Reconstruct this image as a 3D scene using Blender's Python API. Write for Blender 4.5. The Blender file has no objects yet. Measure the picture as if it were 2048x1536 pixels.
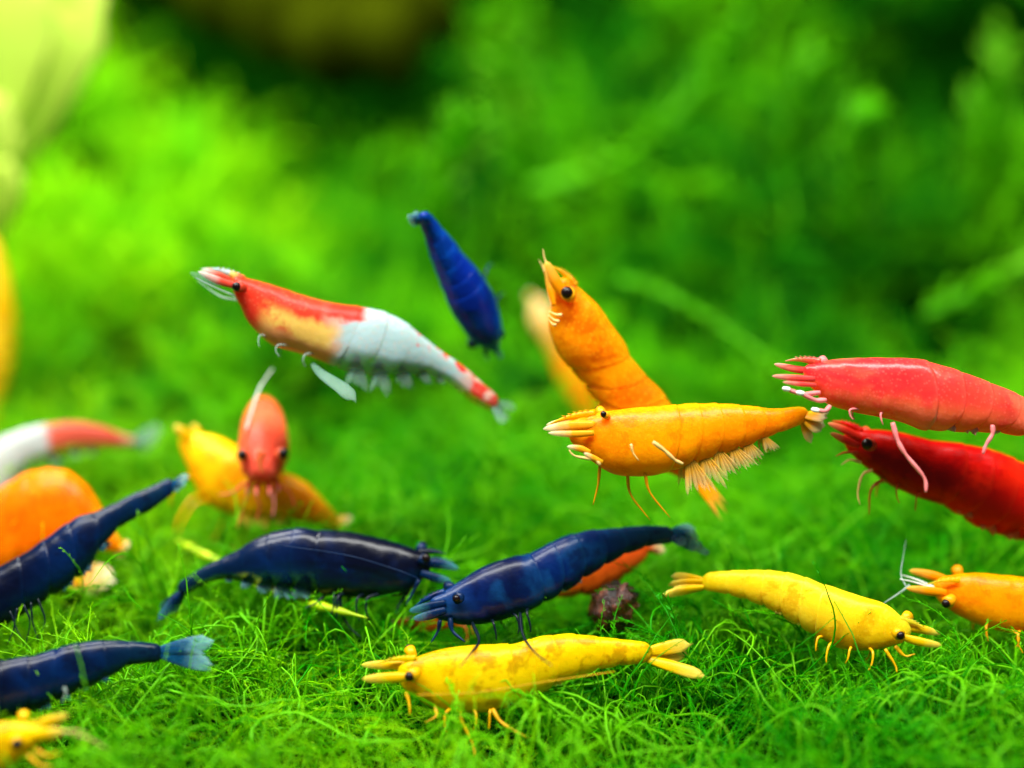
import bpy, math, random
import numpy as np
from mathutils import Vector, noise

random.seed(7)
rng = np.random.default_rng(7)
MM = 0.001
scene = bpy.context.scene
COL = scene.collection

# ------------------------------------------------------------------ camera
CAM_H, PITCH, LENS, SENSOR = 53.0, 25.0, 50.0, 36.0
FPX = LENS / SENSOR * 2048
cam_d = bpy.data.cameras.new('camera')
cam = bpy.data.objects.new('camera', cam_d)
COL.objects.link(cam)
cam.location = (0, 0, CAM_H * MM)
cam.rotation_euler = (math.radians(90 - PITCH), 0, 0)
cam_d.lens, cam_d.sensor_width = LENS, SENSOR
cam_d.clip_start, cam_d.clip_end = 0.005, 10
cam_d.dof.use_dof = True
cam_d.dof.focus_distance = 0.0885
cam_d.dof.aperture_fstop = 10.2
scene.camera = cam

# ------------------------------------------------------------------ light
world = bpy.data.worlds.new('World')
scene.world = world
world.use_nodes = True
bg = world.node_tree.nodes['Background']
bg.inputs[0].default_value = (0.75, 0.95, 0.80, 1)
bg.inputs[1].default_value = 0.16


def area(name, loc, rot, sx, sy, power, col):
    l = bpy.data.lights.new(name, 'AREA')
    l.shape = 'RECTANGLE'
    l.size, l.size_y = sx * MM, sy * MM
    l.energy, l.color = power, col
    o = bpy.data.objects.new(name, l)
    COL.objects.link(o)
    o.location = [v * MM for v in loc]
    o.rotation_euler = [math.radians(v) for v in rot]
    return o


# aquarium LED bar hanging above the tank, then an added fill lamp
area('aquarium_and_fill_lamp', (-30, 70, 230), (6, 0, 0), 340, 45, 1.9, (1.0, 1.0, 0.95))
area('aquarium_and_fill_lamp', (-95, 190, 150), (-4, 4, 0), 110, 60, 0.68, (1.0, 1.0, 0.90))  # unseen lamp added to brighten the left end of the bank

scene.view_settings.view_transform = 'Standard'
scene.view_settings.look = 'None'
scene.view_settings.exposure = 0.0
scene.view_settings.gamma = 1.0
scene.view_settings.use_curve_mapping = False
scene.render.engine = 'CYCLES'
cy = scene.cycles
cy.use_denoising = True
cy.max_bounces = 4
cy.use_adaptive_sampling = True
cy.adaptive_threshold = 0.03
cy.diffuse_bounces = 2
cy.glossy_bounces = 2
cy.transmission_bounces = 4
cy.transparent_max_bounces = 14
cy.caustics_reflective = False
cy.caustics_refractive = False
cy.sample_clamp_indirect = 6

# ------------------------------------------------------------------ helpers
cp, sp = math.cos(math.radians(PITCH)), math.sin(math.radians(PITCH))
FWD = Vector((0, cp, -sp))
RIGHT = Vector((1, 0, 0))
UP = Vector((0, sp, cp))
EYE = Vector((0, 0, CAM_H))


def P(x, y, d):
    """point (mm) seen at picture position x, y at a distance of d mm along the view axis"""
    d = float(d)
    return EYE + d * (FWD + RIGHT * (float(x - 1024) / FPX) - UP * (float(y - 768) / FPX))


def smooth(a, b, x):
    t = np.clip((x - a) / (b - a), 0, 1)
    return t * t * (3 - 2 * t)


def catmull(pts, n_per):
    pts = np.array(pts, float)
    out = []
    N = len(pts)
    for i in range(N - 1):
        p0 = pts[i - 1] if i > 0 else 2 * pts[0] - pts[1]
        p1, p2 = pts[i], pts[i + 1]
        p3 = pts[i + 2] if i + 2 < N else 2 * pts[-1] - pts[-2]
        for k in range(n_per):
            t = k / n_per
            out.append(0.5 * ((2 * p1) + (-p0 + p2) * t + (2 * p0 - 5 * p1 + 4 * p2 - p3) * t * t
                              + (-p0 + 3 * p1 - 3 * p2 + p3) * t ** 3))
    out.append(pts[-1])
    return np.array(out)


class MB:
    """collects vertices (mm), faces and point attributes"""
    def __init__(self):
        self.v, self.f, self.a = [], [], {'s': [], 'v': [], 'u': []}

    def add(self, verts, faces, s=0.0, v=0.0, u=0.0):
        b = len(self.v)
        n = len(verts)
        self.v.extend([tuple(p) for p in verts])
        self.f.extend([tuple(i + b for i in f) for f in faces])
        for k, val in (('s', s), ('v', v), ('u', u)):
            self.a[k].extend(list(val) if hasattr(val, '__len__') else [val] * n)

    def tube(self, pts, radii, n=8, s=None, flat=1.0, ref=None):
        pts = [Vector(p) for p in pts]
        N = len(pts)
        if not hasattr(radii, '__len__'):
            radii = [radii] * N
        verts, faces, ss = [], [], []
        prev = None
        for i, p in enumerate(pts):
            t = (pts[min(i + 1, N - 1)] - pts[max(i - 1, 0)])
            t = t.normalized() if t.length > 1e-9 else Vector((0, 0, 1))
            if prev is None:
                a = ref if ref is not None else (Vector((0, 0, 1)) if abs(t.z) < 0.9 else Vector((1, 0, 0)))
                prev = (a - t * a.dot(t)).normalized()
            else:
                prev = (prev - t * prev.dot(t))
                prev = prev.normalized() if prev.length > 1e-6 else t.orthogonal().normalized()
            b = t.cross(prev)
            for k in range(n):
                th = 2 * math.pi * k / n
                verts.append(p + (prev * math.cos(th) + b * (math.sin(th) * flat)) * radii[i])
                ss.append(i / max(N - 1, 1) if s is None else s)
        for i in range(N - 1):
            for k in range(n):
                k2 = (k + 1) % n
                faces.append((i * n + k, i * n + k2, (i + 1) * n + k2, (i + 1) * n + k))
        faces.append(tuple(range(n - 1, -1, -1)))
        faces.append(tuple((N - 1) * n + k for k in range(n)))
        self.add(verts, faces, s=ss)

    def blade(self, base, tip, width, wdir, thick=0.12, bend=None, shape='oval', n=10, m=6, root=0.25):
        """a leaf-like blade, lens shaped in section"""
        base, tip = Vector(base), Vector(tip)
        ax = tip - base
        t = ax.normalized()
        w = (wdir - t * wdir.dot(t)).normalized()
        nrm = t.cross(w)
        bend = bend if bend is not None else Vector((0, 0, 0))
        verts, faces, ss, vv = [], [], [], []
        for i in range(n + 1):
            q = i / n
            if shape == 'oval':
                prof = root + (1 - root) * math.sin(math.pi * min(1, q * 0.62 + 0.0) ** 0.9)
                if q > 0.75:
                    prof *= math.sqrt(max(0.0, 1 - ((q - 0.75) / 0.25) ** 2)) * 0.98 + 0.02
            else:
                prof = (root + (1 - root) * math.sin(math.pi * min(1, q + 0.12) ** 0.7)) * (1 - q ** 4) + 0.03
            c = base + ax * q + bend * math.sin(q * math.pi * 0.5) ** 2
            for k in range(2 * m):
                th = 2 * math.pi * k / (2 * m)
                rag = ax * (rng.normal(0, .035) if q > .78 else 0.0)
                verts.append(c + rag + w * (math.cos(th) * width * 0.5 * prof) + nrm * (math.sin(th) * thick * 0.5 * (0.35 + 0.65 * prof)))
                ss.append(q)
                vv.append(math.cos(th))
        M = 2 * m
        for i in range(n):
            for k in range(M):
                k2 = (k + 1) % M
                faces.append((i * M + k, i * M + k2, (i + 1) * M + k2, (i + 1) * M + k))
        faces.append(tuple(range(M - 1, -1, -1)))
        faces.append(tuple(n * M + k for k in range(M)))
        self.add(verts, faces, s=ss, v=vv)

    def ball(self, c, r, n=14, m=10):
        c = Vector(c)
        verts, faces = [], []
        for i in range(m + 1):
            ph = math.pi * i / m
            for k in range(n):
                th = 2 * math.pi * k / n
                verts.append(c + Vector((math.sin(ph) * math.cos(th), math.sin(ph) * math.sin(th), math.cos(ph))) * r)
        for i in range(m):
            for k in range(n):
                k2 = (k + 1) % n
                faces.append((i * n + k, (i + 1) * n + k, (i + 1) * n + k2, i * n + k2))
        self.add(verts, faces)

    def mesh(self, name, origin=Vector((0, 0, 0))):
        me = bpy.data.meshes.new(name)
        o = np.array(origin)
        V = (np.array(self.v) - o) * MM
        me.from_pydata(V.tolist(), [], self.f)
        for k, vals in self.a.items():
            at = me.attributes.new(k, 'FLOAT', 'POINT')
            at.data.foreach_set('value', np.array(vals, dtype=np.float32))
        me.polygons.foreach_set('use_smooth', [True] * len(me.polygons))
        me.update()
        return me

    def build(self, name, mat, parent=None, origin=None, smooth_shade=True):
        if parent is not None and origin is None:
            p = parent
            loc = Vector((0, 0, 0))
            while p is not None:
                loc += Vector(p.location)
                p = p.parent
            origin = loc / MM
        me = self.mesh(name, origin if origin is not None else Vector((0, 0, 0)))
        if not smooth_shade:
            me.polygons.foreach_set('use_smooth', [False] * len(me.polygons))
        ob = bpy.data.objects.new(name, me)
        COL.objects.link(ob)
        ob.data.materials.append(mat)
        if parent is not None:
            ob.parent = parent
        elif origin is not None:
            ob.location = Vector(origin) * MM
        return ob


def tag(o, label, cat=None, group=None, kind=None):
    o['label'] = label
    if cat:
        o['category'] = cat
    if group:
        o['group'] = group
    if kind:
        o['kind'] = kind


def empty(name, loc):
    e = bpy.data.objects.new(name, None)
    COL.objects.link(e)
    e.location = Vector(loc) * MM
    e.empty_display_size = 0.002
    return e


# ------------------------------------------------------------------ materials
def new_mat(name):
    m = bpy.data.materials.new(name)
    m.use_nodes = True
    nt = m.node_tree
    b = nt.nodes['Principled BSDF']
    return m, nt, b


def lin(c):
    f = lambda v: v / 12.92 if v <= 0.04045 else ((v + 0.055) / 1.055) ** 2.4
    return tuple(f(v / 255) for v in c) + (1.0,)


def N(nt, t, **kw):
    n = nt.nodes.new(t)
    for k, v in kw.items():
        setattr(n, k, v)
    return n


def attr(nt, name):
    n = N(nt, 'ShaderNodeAttribute')
    n.attribute_name = name
    return n.outputs['Fac']


def math_node(nt, op, a, b=None, clamp=False):
    n = N(nt, 'ShaderNodeMath', operation=op, use_clamp=clamp)
    for i, v in enumerate((a, b)):
        if v is None:
            continue
        if isinstance(v, (int, float)):
            n.inputs[i].default_value = v
        else:
            nt.links.new(v, n.inputs[i])
    return n.outputs[0]


def mix_col(nt, fac, a, b, mode='MIX'):
    n = N(nt, 'ShaderNodeMix', data_type='RGBA', blend_type=mode)
    for sock, v in ((n.inputs[0], fac), (n.inputs[6], a), (n.inputs[7], b)):
        if isinstance(v, (int, float)):
            sock.default_value = v
        elif isinstance(v, tuple):
            sock.default_value = v
        else:
            nt.links.new(v, sock)
    return n.outputs[2]


def noise_tex(nt, scale, detail=3, rough=0.55, coord='Object'):
    tc = N(nt, 'ShaderNodeTexCoord')
    n = N(nt, 'ShaderNodeTexNoise')
    n.inputs['Scale'].default_value = scale
    n.inputs['Detail'].default_value = detail
    n.inputs['Roughness'].default_value = rough
    nt.links.new(tc.outputs[coord], n.inputs['Vector'])
    return n.outputs['Fac']


def ramp(nt, fac, stops, interp='LINEAR'):
    r = N(nt, 'ShaderNodeValToRGB')
    r.color_ramp.interpolation = interp
    els = r.color_ramp.elements
    while len(els) > 1:
        els.remove(els[-1])
    els[0].position, els[0].color = stops[0]
    for p, c in stops[1:]:
        e = els.new(p)
        e.color = c
    nt.links.new(fac, r.inputs[0])
    return r.outputs[0]


def shrimp_mat(name, stops, belly=None, belly_amt=0.6, mottle=None, mottle_amt=0.5, mottle_scale=900,
               mottle_lo=0.5, speck=None, speck_amt=0.0, clear_belly=0.0, sss=0.6, rough=0.33, jitter=0.06,
               clear_all=0.0, coat=0.25, seam=0.25, seam_col=None, belly_s=None, blotch=None, blotch_amt=.5, blotch_scale=260):
    m, nt, b = new_mat(name)
    s = attr(nt, 's')
    v = attr(nt, 'v')
    u = attr(nt, 'u')
    n1 = noise_tex(nt, 450, 4)
    sj = math_node(nt, 'ADD', s, math_node(nt, 'MULTIPLY', math_node(nt, 'SUBTRACT', n1, 0.5), jitter * 2))
    col = ramp(nt, sj, [(p, lin(c)) for p, c in stops])
    if belly:
        mr = N(nt, 'ShaderNodeMapRange', interpolation_type='SMOOTHSTEP')
        nt.links.new(math_node(nt, 'ADD', v, math_node(nt, 'MULTIPLY', math_node(nt, 'SUBTRACT', n1, 0.5), 0.6)), mr.inputs[0])
        mr.inputs[1].default_value, mr.inputs[2].default_value = 0.15, -0.75
        mr.inputs[3].default_value, mr.inputs[4].default_value = 0.0, belly_amt
        bf = mr.outputs[0]
        if belly_s:
            m2 = N(nt, 'ShaderNodeMapRange', interpolation_type='SMOOTHSTEP')
            nt.links.new(sj, m2.inputs[0])
            m2.inputs[1].default_value, m2.inputs[2].default_value = belly_s, belly_s - .05
            bf = math_node(nt, 'MULTIPLY', bf, m2.outputs[0])
        col = mix_col(nt, bf, col, lin(belly))
    if blotch:
        tc = N(nt, 'ShaderNodeTexCoord')
        mp = N(nt, 'ShaderNodeMapping')
        mp.inputs['Location'].default_value = (.031, .017, .023)
        nz = N(nt, 'ShaderNodeTexNoise')
        nz.inputs['Scale'].default_value = blotch_scale
        nz.inputs['Detail'].default_value = 5
        nz.inputs['Distortion'].default_value = .6
        nt.links.new(tc.outputs['Object'], mp.inputs[0])
        nt.links.new(mp.outputs[0], nz.inputs['Vector'])
        mr = N(nt, 'ShaderNodeMapRange', interpolation_type='SMOOTHSTEP')
        nt.links.new(nz.outputs['Fac'], mr.inputs[0])
        mr.inputs[1].default_value, mr.inputs[2].default_value = .48, .66
        mr.inputs[4].default_value = blotch_amt
        col = mix_col(nt, mr.outputs[0], col, lin(blotch))
    if mottle:
        n2 = noise_tex(nt, mottle_scale, 6, 0.65)
        mr = N(nt, 'ShaderNodeMapRange', interpolation_type='SMOOTHSTEP')
        nt.links.new(n2, mr.inputs[0])
        mr.inputs[1].default_value, mr.inputs[2].default_value = mottle_lo, mottle_lo + 0.10
        mr.inputs[4].default_value = mottle_amt
        col = mix_col(nt, mr.outputs[0], col, lin(mottle))
    if speck:
        tc = N(nt, 'ShaderNodeTexCoord')
        vo = N(nt, 'ShaderNodeTexVoronoi')
        vo.inputs['Scale'].default_value = 3800
        nt.links.new(tc.outputs['Object'], vo.inputs['Vector'])
        mr = N(nt, 'ShaderNodeMapRange', interpolation_type='SMOOTHSTEP')
        nt.links.new(vo.outputs['Distance'], mr.inputs[0])
        mr.inputs[1].default_value, mr.inputs[2].default_value = 0.38, 0.18
        mr.inputs[4].default_value = speck_amt
        col = mix_col(nt, mr.outputs[0], col, lin(speck))
    # thin pigment line where one shell plate ends over the next
    mr = N(nt, 'ShaderNodeMapRange', interpolation_type='SMOOTHSTEP')
    nt.links.new(u, mr.inputs[0])
    mr.inputs[1].default_value, mr.inputs[2].default_value = 0.72, 0.98
    mr.inputs[4].default_value = seam
    if seam_col:
        col = mix_col(nt, mr.outputs[0], col, lin(seam_col))
    nt.links.new(col, b.inputs['Base Color'])
    b.inputs['Roughness'].default_value = rough
    b.inputs['Specular IOR Level'].default_value = 0.08
    b.inputs['Coat Weight'].default_value = coat * 0.25
    b.inputs['Coat Roughness'].default_value = 0.2
    b.inputs['Subsurface Weight'].default_value = sss
    b.inputs['Subsurface Radius'].default_value = (1.0, 0.6, 0.3)
    b.inputs['Subsurface Scale'].default_value = 0.003
    # fine shell relief
    bp = N(nt, 'ShaderNodeBump')
    bp.inputs['Strength'].default_value = 0.5
    bp.inputs['Distance'].default_value = 0.0001
    nt.links.new(noise_tex(nt, 2200, 4), bp.inputs['Height'])
    nt.links.new(bp.outputs[0], b.inputs['Normal'])
    if clear_belly or clear_all:
        mv = N(nt, 'ShaderNodeMapRange', interpolation_type='SMOOTHSTEP')
        nt.links.new(v, mv.inputs[0])
        mv.inputs[1].default_value, mv.inputs[2].default_value = -0.1, -0.45
        mv.inputs[4].default_value = clear_belly
        ms = N(nt, 'ShaderNodeMapRange', interpolation_type='SMOOTHSTEP')
        nt.links.new(s, ms.inputs[0])
        ms.inputs[1].default_value, ms.inputs[2].default_value = 0.40, 0.46
        al = math_node(nt, 'MULTIPLY', mv.outputs[0], ms.outputs[0])
        al = math_node(nt, 'SUBTRACT', 1.0 - clear_all, al, clamp=True)
        nt.links.new(al, b.inputs['Alpha'])
    return m


def fin_mat(name, c0, c1, a0=0.9, a1=0.45, rough=0.35, sss=0.2):
    m, nt, b = new_mat(name)
    s = attr(nt, 's')
    v = attr(nt, 'v')
    n1 = noise_tex(nt, 1500, 4)
    sj = math_node(nt, 'ADD', s, math_node(nt, 'MULTIPLY', math_node(nt, 'SUBTRACT', n1, 0.5), 0.5))
    col = ramp(nt, sj, [(0.5, lin(c0)), (1.05, lin(c1))])
    cb = N(nt, 'ShaderNodeCombineXYZ')
    nt.links.new(math_node(nt, 'MULTIPLY', v, 5.0), cb.inputs[0])
    nt.links.new(math_node(nt, 'MULTIPLY', s, 0.9), cb.inputs[1])
    nz = N(nt, 'ShaderNodeTexNoise')
    nz.inputs['Scale'].default_value = 1.6
    nz.inputs['Detail'].default_value = 4
    nt.links.new(cb.outputs[0], nz.inputs['Vector'])
    streak = ramp(nt, nz.outputs['Fac'], [(0.35, (.5, .5, .5, 1)), (0.6, (1, 1, 1, 1))])
    col = mix_col(nt, 0.5, col, streak, 'MULTIPLY')
    nt.links.new(col, b.inputs['Base Color'])
    al = ramp(nt, sj, [(0.3, (a0,) * 3 + (1,)), (1.0, (a1,) * 3 + (1,))])
    nt.links.new(al, b.inputs['Alpha'])
    b.inputs['Roughness'].default_value = rough
    b.inputs['Specular IOR Level'].default_value = 0.15
    b.inputs['Subsurface Weight'].default_value = sss
    b.inputs['Subsurface Radius'].default_value = (1, 0.6, 0.3)
    b.inputs['Subsurface Scale'].default_value = 0.0004
    return m


def plain_mat(name, c, rough=0.4, alpha=1.0, spec=0.2, coat=0.0, vary=0.15, scale=900):
    m, nt, b = new_mat(name)
    n1 = noise_tex(nt, scale, 3)
    c = lin(c)
    dark = tuple(x * (1 - vary * 2) for x in c[:3]) + (1,)
    lite = tuple(min(1, x * (1 + vary)) for x in c[:3]) + (1,)
    nt.links.new(ramp(nt, n1, [(0.3, dark), (0.7, lite)]), b.inputs['Base Color'])
    b.inputs['Roughness'].default_value = rough
    b.inputs['Alpha'].default_value = alpha
    b.inputs['Specular IOR Level'].default_value = spec
    b.inputs['Coat Weight'].default_value = coat
    return m


def moss_mat(name, dark, mid, lite, trans=0.4, wscale=28, rough=0.38, amp=1.3):
    m, nt, b = new_mat(name)
    s = attr(nt, 's')
    oi = N(nt, 'ShaderNodeObjectInfo')
    geo = N(nt, 'ShaderNodeNewGeometry')
    nz = N(nt, 'ShaderNodeTexNoise')
    nz.inputs['Scale'].default_value = wscale
    nz.inputs['Detail'].default_value = 3
    nt.links.new(geo.outputs['Position'], nz.inputs['Vector'])
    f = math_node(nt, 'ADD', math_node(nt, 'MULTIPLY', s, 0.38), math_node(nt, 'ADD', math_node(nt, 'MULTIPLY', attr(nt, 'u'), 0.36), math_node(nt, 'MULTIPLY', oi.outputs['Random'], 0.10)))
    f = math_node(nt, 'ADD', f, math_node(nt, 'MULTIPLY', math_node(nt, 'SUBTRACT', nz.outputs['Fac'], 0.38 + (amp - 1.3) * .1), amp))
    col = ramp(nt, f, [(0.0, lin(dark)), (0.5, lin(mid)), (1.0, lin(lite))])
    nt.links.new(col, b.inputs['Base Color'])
    b.inputs['Roughness'].default_value = rough
    b.inputs['Specular IOR Level'].default_value = 0.10
    tr = N(nt, 'ShaderNodeBsdfTranslucent')
    nt.links.new(col, tr.inputs[0])
    mx = N(nt, 'ShaderNodeMixShader')
    mx.inputs[0].default_value = trans
    nt.links.new(b.outputs[0], mx.inputs[1])
    nt.links.new(tr.outputs[0], mx.inputs[2])
    nt.links.new(mx.outputs[0], nt.nodes['Material Output'].inputs[0])
    return m


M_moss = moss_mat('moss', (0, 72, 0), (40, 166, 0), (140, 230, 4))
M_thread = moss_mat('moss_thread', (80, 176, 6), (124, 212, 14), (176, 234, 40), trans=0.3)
M_bank = moss_mat('bank_moss', (0, 46, 0), (34, 146, 0), (124, 224, 0), wscale=48, rough=0.7, amp=2.1)
M_lime = moss_mat('lime_moss', (44, 144, 0), (108, 210, 0), (180, 244, 0), wscale=48, rough=0.7)  # lighter copy of the bank moss, left end's brightness put into its colour
M_soil = plain_mat('algae_covered_soil', (4, 40, 1), rough=0.95, vary=0.35, scale=120, spec=0.0)

# ------------------------------------------------------------------ ground
HOLLOWS = [  # picture place, size (mm) and depth (mm) of the dark gaps in the moss
    (1400, 715, 9, 9), (1200, 385, 10, 10), (540, 40, 26, 18), (690, 150, 24, 18), (800, 290, 17, 14), (900, 390, 12, 10), (1960, 300, 14, 12),
    (1900, 690, 11, 9), (640, 870, 6.5, 7), (460, 360, 8, 5), (1740, 260, 12, 10), (1530, 130, 13, 12), (1160, 130, 15, 12),
    (330, 730, 7, 7), (880, 840, 6, 6), (1480, 900, 6, 6), (720, 520, 9, 8), (220, 800, 7, 6), (1020, 700, 7, 6), (1330, 480, 8, 7), (1700, 960, 5, 5),
]


def fbm(x, y, sc, seed=0.0, oct=3):
    return noise.fractal(Vector((x / sc + seed, y / sc - seed * 0.7, seed)), 1.0, 2.0, oct)


def base_h(x, y):
    z = -5.2 + 2.4 * fbm(x, y, 20, 3.1) + 1.3 * fbm(x, y, 8, 8.2)
    z += 2.0 * math.exp(-(((x - 32) / 12) ** 2 + ((y - 100) / 10) ** 2))
    k = float(smooth(150, 330, y + 14 * fbm(x, 0, 50, 5.5)))
    k2 = float(smooth(104, 150, y))
    z += k * 62 + k2 * 9 * fbm(x, y, 34, 1.7) + k2 * 5.5 * fbm(x, y, 15, 6.7)
    return z


def hit(x, y):
    """first meeting of a line of sight with the undisturbed ground"""
    for d in np.arange(70, 420, 2.0):
        p = P(x, y, d)
        if p.z < base_h(p.x, p.y):
            return p
    return P(x, y, 300)


HOL = [(hit(px, py), r, dep) for px, py, r, dep in HOLLOWS]


def hollow_w(p):
    w = 0.0
    for h, r, dep in HOL:
        q = (p[0] - h.x) ** 2 + (p[1] - h.y) ** 2 * 0.35 + (p[2] - h.z) ** 2
        w = max(w, math.exp(-q / (r * r)) * 1.0)
    return w


def ground(x, y):
    z = base_h(x, y)
    w = 0.0
    for h, r, dep in HOL:
        q = ((x - h.x) ** 2 + (y - h.y) ** 2) / (r * r)
        if q < 9:
            w += dep * math.exp(-q)
    return z - w


gx = np.linspace(-230, 230, 170)
gy = np.concatenate([np.linspace(20, 120, 90), np.linspace(121.5, 400, 130)])
g = MB()
gv = [(x, y, ground(x, y)) for y in gy for x in gx]
nx = len(gx)
gf = [(j * nx + i, j * nx + i + 1, (j + 1) * nx + i + 1, (j + 1) * nx + i) for j in range(len(gy) - 1) for i in range(nx - 1)]
g.add(gv, gf)
soil = g.build('ground', M_soil)
tag(soil, 'dark peaty ground under the moss rising to a bank', 'ground', kind='structure')


# ------------------------------------------------------------------ moss sprigs (kinds, instanced below)
def sprig(seed, L, leaf, n_leaf, curl, r0, branches=1, rows=None):
    rd = random.Random(seed)
    m = MB()

    def stem(p0, d0, L, r0, n_leaf, s0, s1, sub):
        d = Vector(d0).normalized()
        axis = Vector((rd.uniform(-1, 1), rd.uniform(-1, 1), rd.uniform(-.3, .3))).normalized()
        pts = [Vector(p0)]
        k = 10
        for i in range(k):
            d = d.copy()
            d = (d + axis * curl * rd.uniform(0.3, 1.0) / k * 2 + Vector((rd.gauss(0, .1), rd.gauss(0, .1), rd.gauss(0, .08)))).normalized()
            pts.append(pts[-1] + d * (L / k))
        radii = [r0 * (1 - 0.75 * i / k) for i in range(k + 1)]
        m.tube(pts, radii, n=4, s=None)
        m.a['s'][-4 * (k + 1):] = [s0 + (s1 - s0) * (i // 4) / k for i in range(4 * (k + 1))]
        arr = np.array(pts)
        for j in range(n_leaf):
            q = (j + rd.uniform(0.2, 0.8)) / n_leaf
            q = 0.06 + 0.94 * q
            i = min(int(q * k), k - 1)
            p = pts[i].lerp(pts[i + 1], q * k - i)
            t = (pts[i + 1] - pts[i]).normalized()
            a = t.orthogonal().normalized()
            b = t.cross(a)
            ang = rd.uniform(0, 6.28) if rows is None else (j % rows) * 2 * math.pi / rows + rd.gauss(0, .35)
            out = a * math.cos(ang) + b * math.sin(ang)
            ld = (t * rd.uniform(0.5, 1.0) + out * rd.uniform(0.7, 1.1)).normalized()
            l = leaf * rd.uniform(0.6, 1.15) * (1 - 0.45 * q)
            w = ld.cross(t + Vector((.01, .02, 0))).normalized() * l * 0.13
            nn = ld.cross(w).normalized() * l * 0.12
            sv = s0 + (s1 - s0) * q
            verts = [p, p + ld * l * .4 + w + nn * .6, p + ld * l - nn * rd.uniform(-1, 1.6), p + ld * l * .4 - w + nn * .6]
            m.add(verts, [(0, 1, 2), (0, 2, 3)], s=[sv, sv + .08, sv + .2, sv + .08])
        if sub > 0:
            for _ in range(2):
                i = rd.randint(3, 7)
                t = (pts[i + 1] - pts[i]).normalized()
                out = Vector((rd.uniform(-1, 1), rd.uniform(-1, 1), rd.uniform(0, .8))).normalized()
                stem(pts[i], t * .6 + out * .7, L * .5, r0 * .75, n_leaf // 2, s0 + (s1 - s0) * i / k, s1, sub - 1)

    stem((0, 0, 0), (rd.uniform(-.3, .3), rd.uniform(-.3, .3), 1), L, r0, n_leaf, 0.0, 0.85, branches)
    return m


def tri_data(m):
    """vertices, triangles and the root-to-tip value of one sprig as arrays"""
    tr = []
    for f in m.f:
        for k in range(1, len(f) - 1):
            tr.append((f[0], f[k], f[k + 1]))
    return np.array(m.v), np.array(tr, dtype=np.int32), np.array(m.a['s'])


def euler(tilt, yaw):
    cx, sx, cz, sz = math.cos(tilt), math.sin(tilt), math.cos(yaw), math.sin(yaw)
    return np.array([[cz, -sz * cx, sz * sx], [sz, cz * cx, -cz * sx], [0, sx, cx]])


def make_tufts(colname, specs, mat, n_tuft, size, per, tilt_s, s_lo, s_hi, drop):
    """tufts: each one many sprigs grown side by side over a small square"""
    c = bpy.data.collections.new(colname)
    data = [tri_data(m) for m in specs]
    for i in range(n_tuft):
        V, F, S, U_ = [], [], [], []
        base = 0
        for _ in range(per):
            v, f, s_ = data[rng.integers(0, len(data))]
            # a second turn makes every sprig of a kind look different
            R = euler(abs(rng.normal(0, tilt_s)), rng.random() * 6.283) @ euler(0, rng.random() * 6.283)
            sc = s_lo + (s_hi - s_lo) * rng.random()
            o = np.array([(rng.random() - .5) * size, (rng.random() - .5) * size, -drop * rng.random()])
            V.append(v @ R.T * sc + o)
            F.append(f + base)
            S.append(s_)
            U_.append(np.full(len(v), rng.random()))
            base += len(v)
        V, F, S, U_ = np.concatenate(V) * MM, np.concatenate(F), np.concatenate(S), np.concatenate(U_)
        me = bpy.data.meshes.new('%s_%02d' % (colname, i))
        me.vertices.add(len(V))
        me.vertices.foreach_set('co', V.astype(np.float32).ravel())
        me.loops.add(len(F) * 3)
        me.loops.foreach_set('vertex_index', F.ravel())
        me.polygons.add(len(F))
        me.polygons.foreach_set('loop_start', np.arange(len(F), dtype=np.int32) * 3)
        me.update(calc_edges=True)
        for nm, arr in (('s', S), ('u', U_)):
            at = me.attributes.new(nm, 'FLOAT', 'POINT')
            at.data.foreach_set('value', arr.astype(np.float32))
        me.polygons.foreach_set('use_smooth', np.ones(len(F), dtype=bool))
        me.materials.append(mat)
        o = bpy.data.objects.new('%s_%02d' % (colname, i), me)
        c.objects.link(o)
    return c


near_specs = [sprig(10 + i, 8.5, 0.5, 44, 2.4, 0.07, 1) for i in range(5)]
near_specs += [sprig(30 + i, 11.0, 0.42, 16, 4.2, 0.08, 1) for i in range(6)]
near_specs += [sprig(50 + i, 6.5, 0.75, 36, 1.6, 0.07, 1, rows=2) for i in range(3)]
N_NEAR, T_NEAR = 8, 7.0
K_near = make_tufts('moss_tuft', near_specs, M_moss, N_NEAR, T_NEAR * 1.15, 92, 0.85, .55, 1.15, 1.2)
bank_specs = [sprig(70 + i, 22.0, 4.2, 26, 0.9, 0.4, 1) for i in range(5)]
bank_specs += [sprig(90 + i, 30.0, 3.6, 30, 1.3, 0.6, 1, rows=2) for i in range(4)]
N_BANK = 8
K_bank = make_tufts('bank_tuft', bank_specs, M_bank, N_BANK, 14.0, 14, 0.5, .45, 1.0, 2.0)


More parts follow.
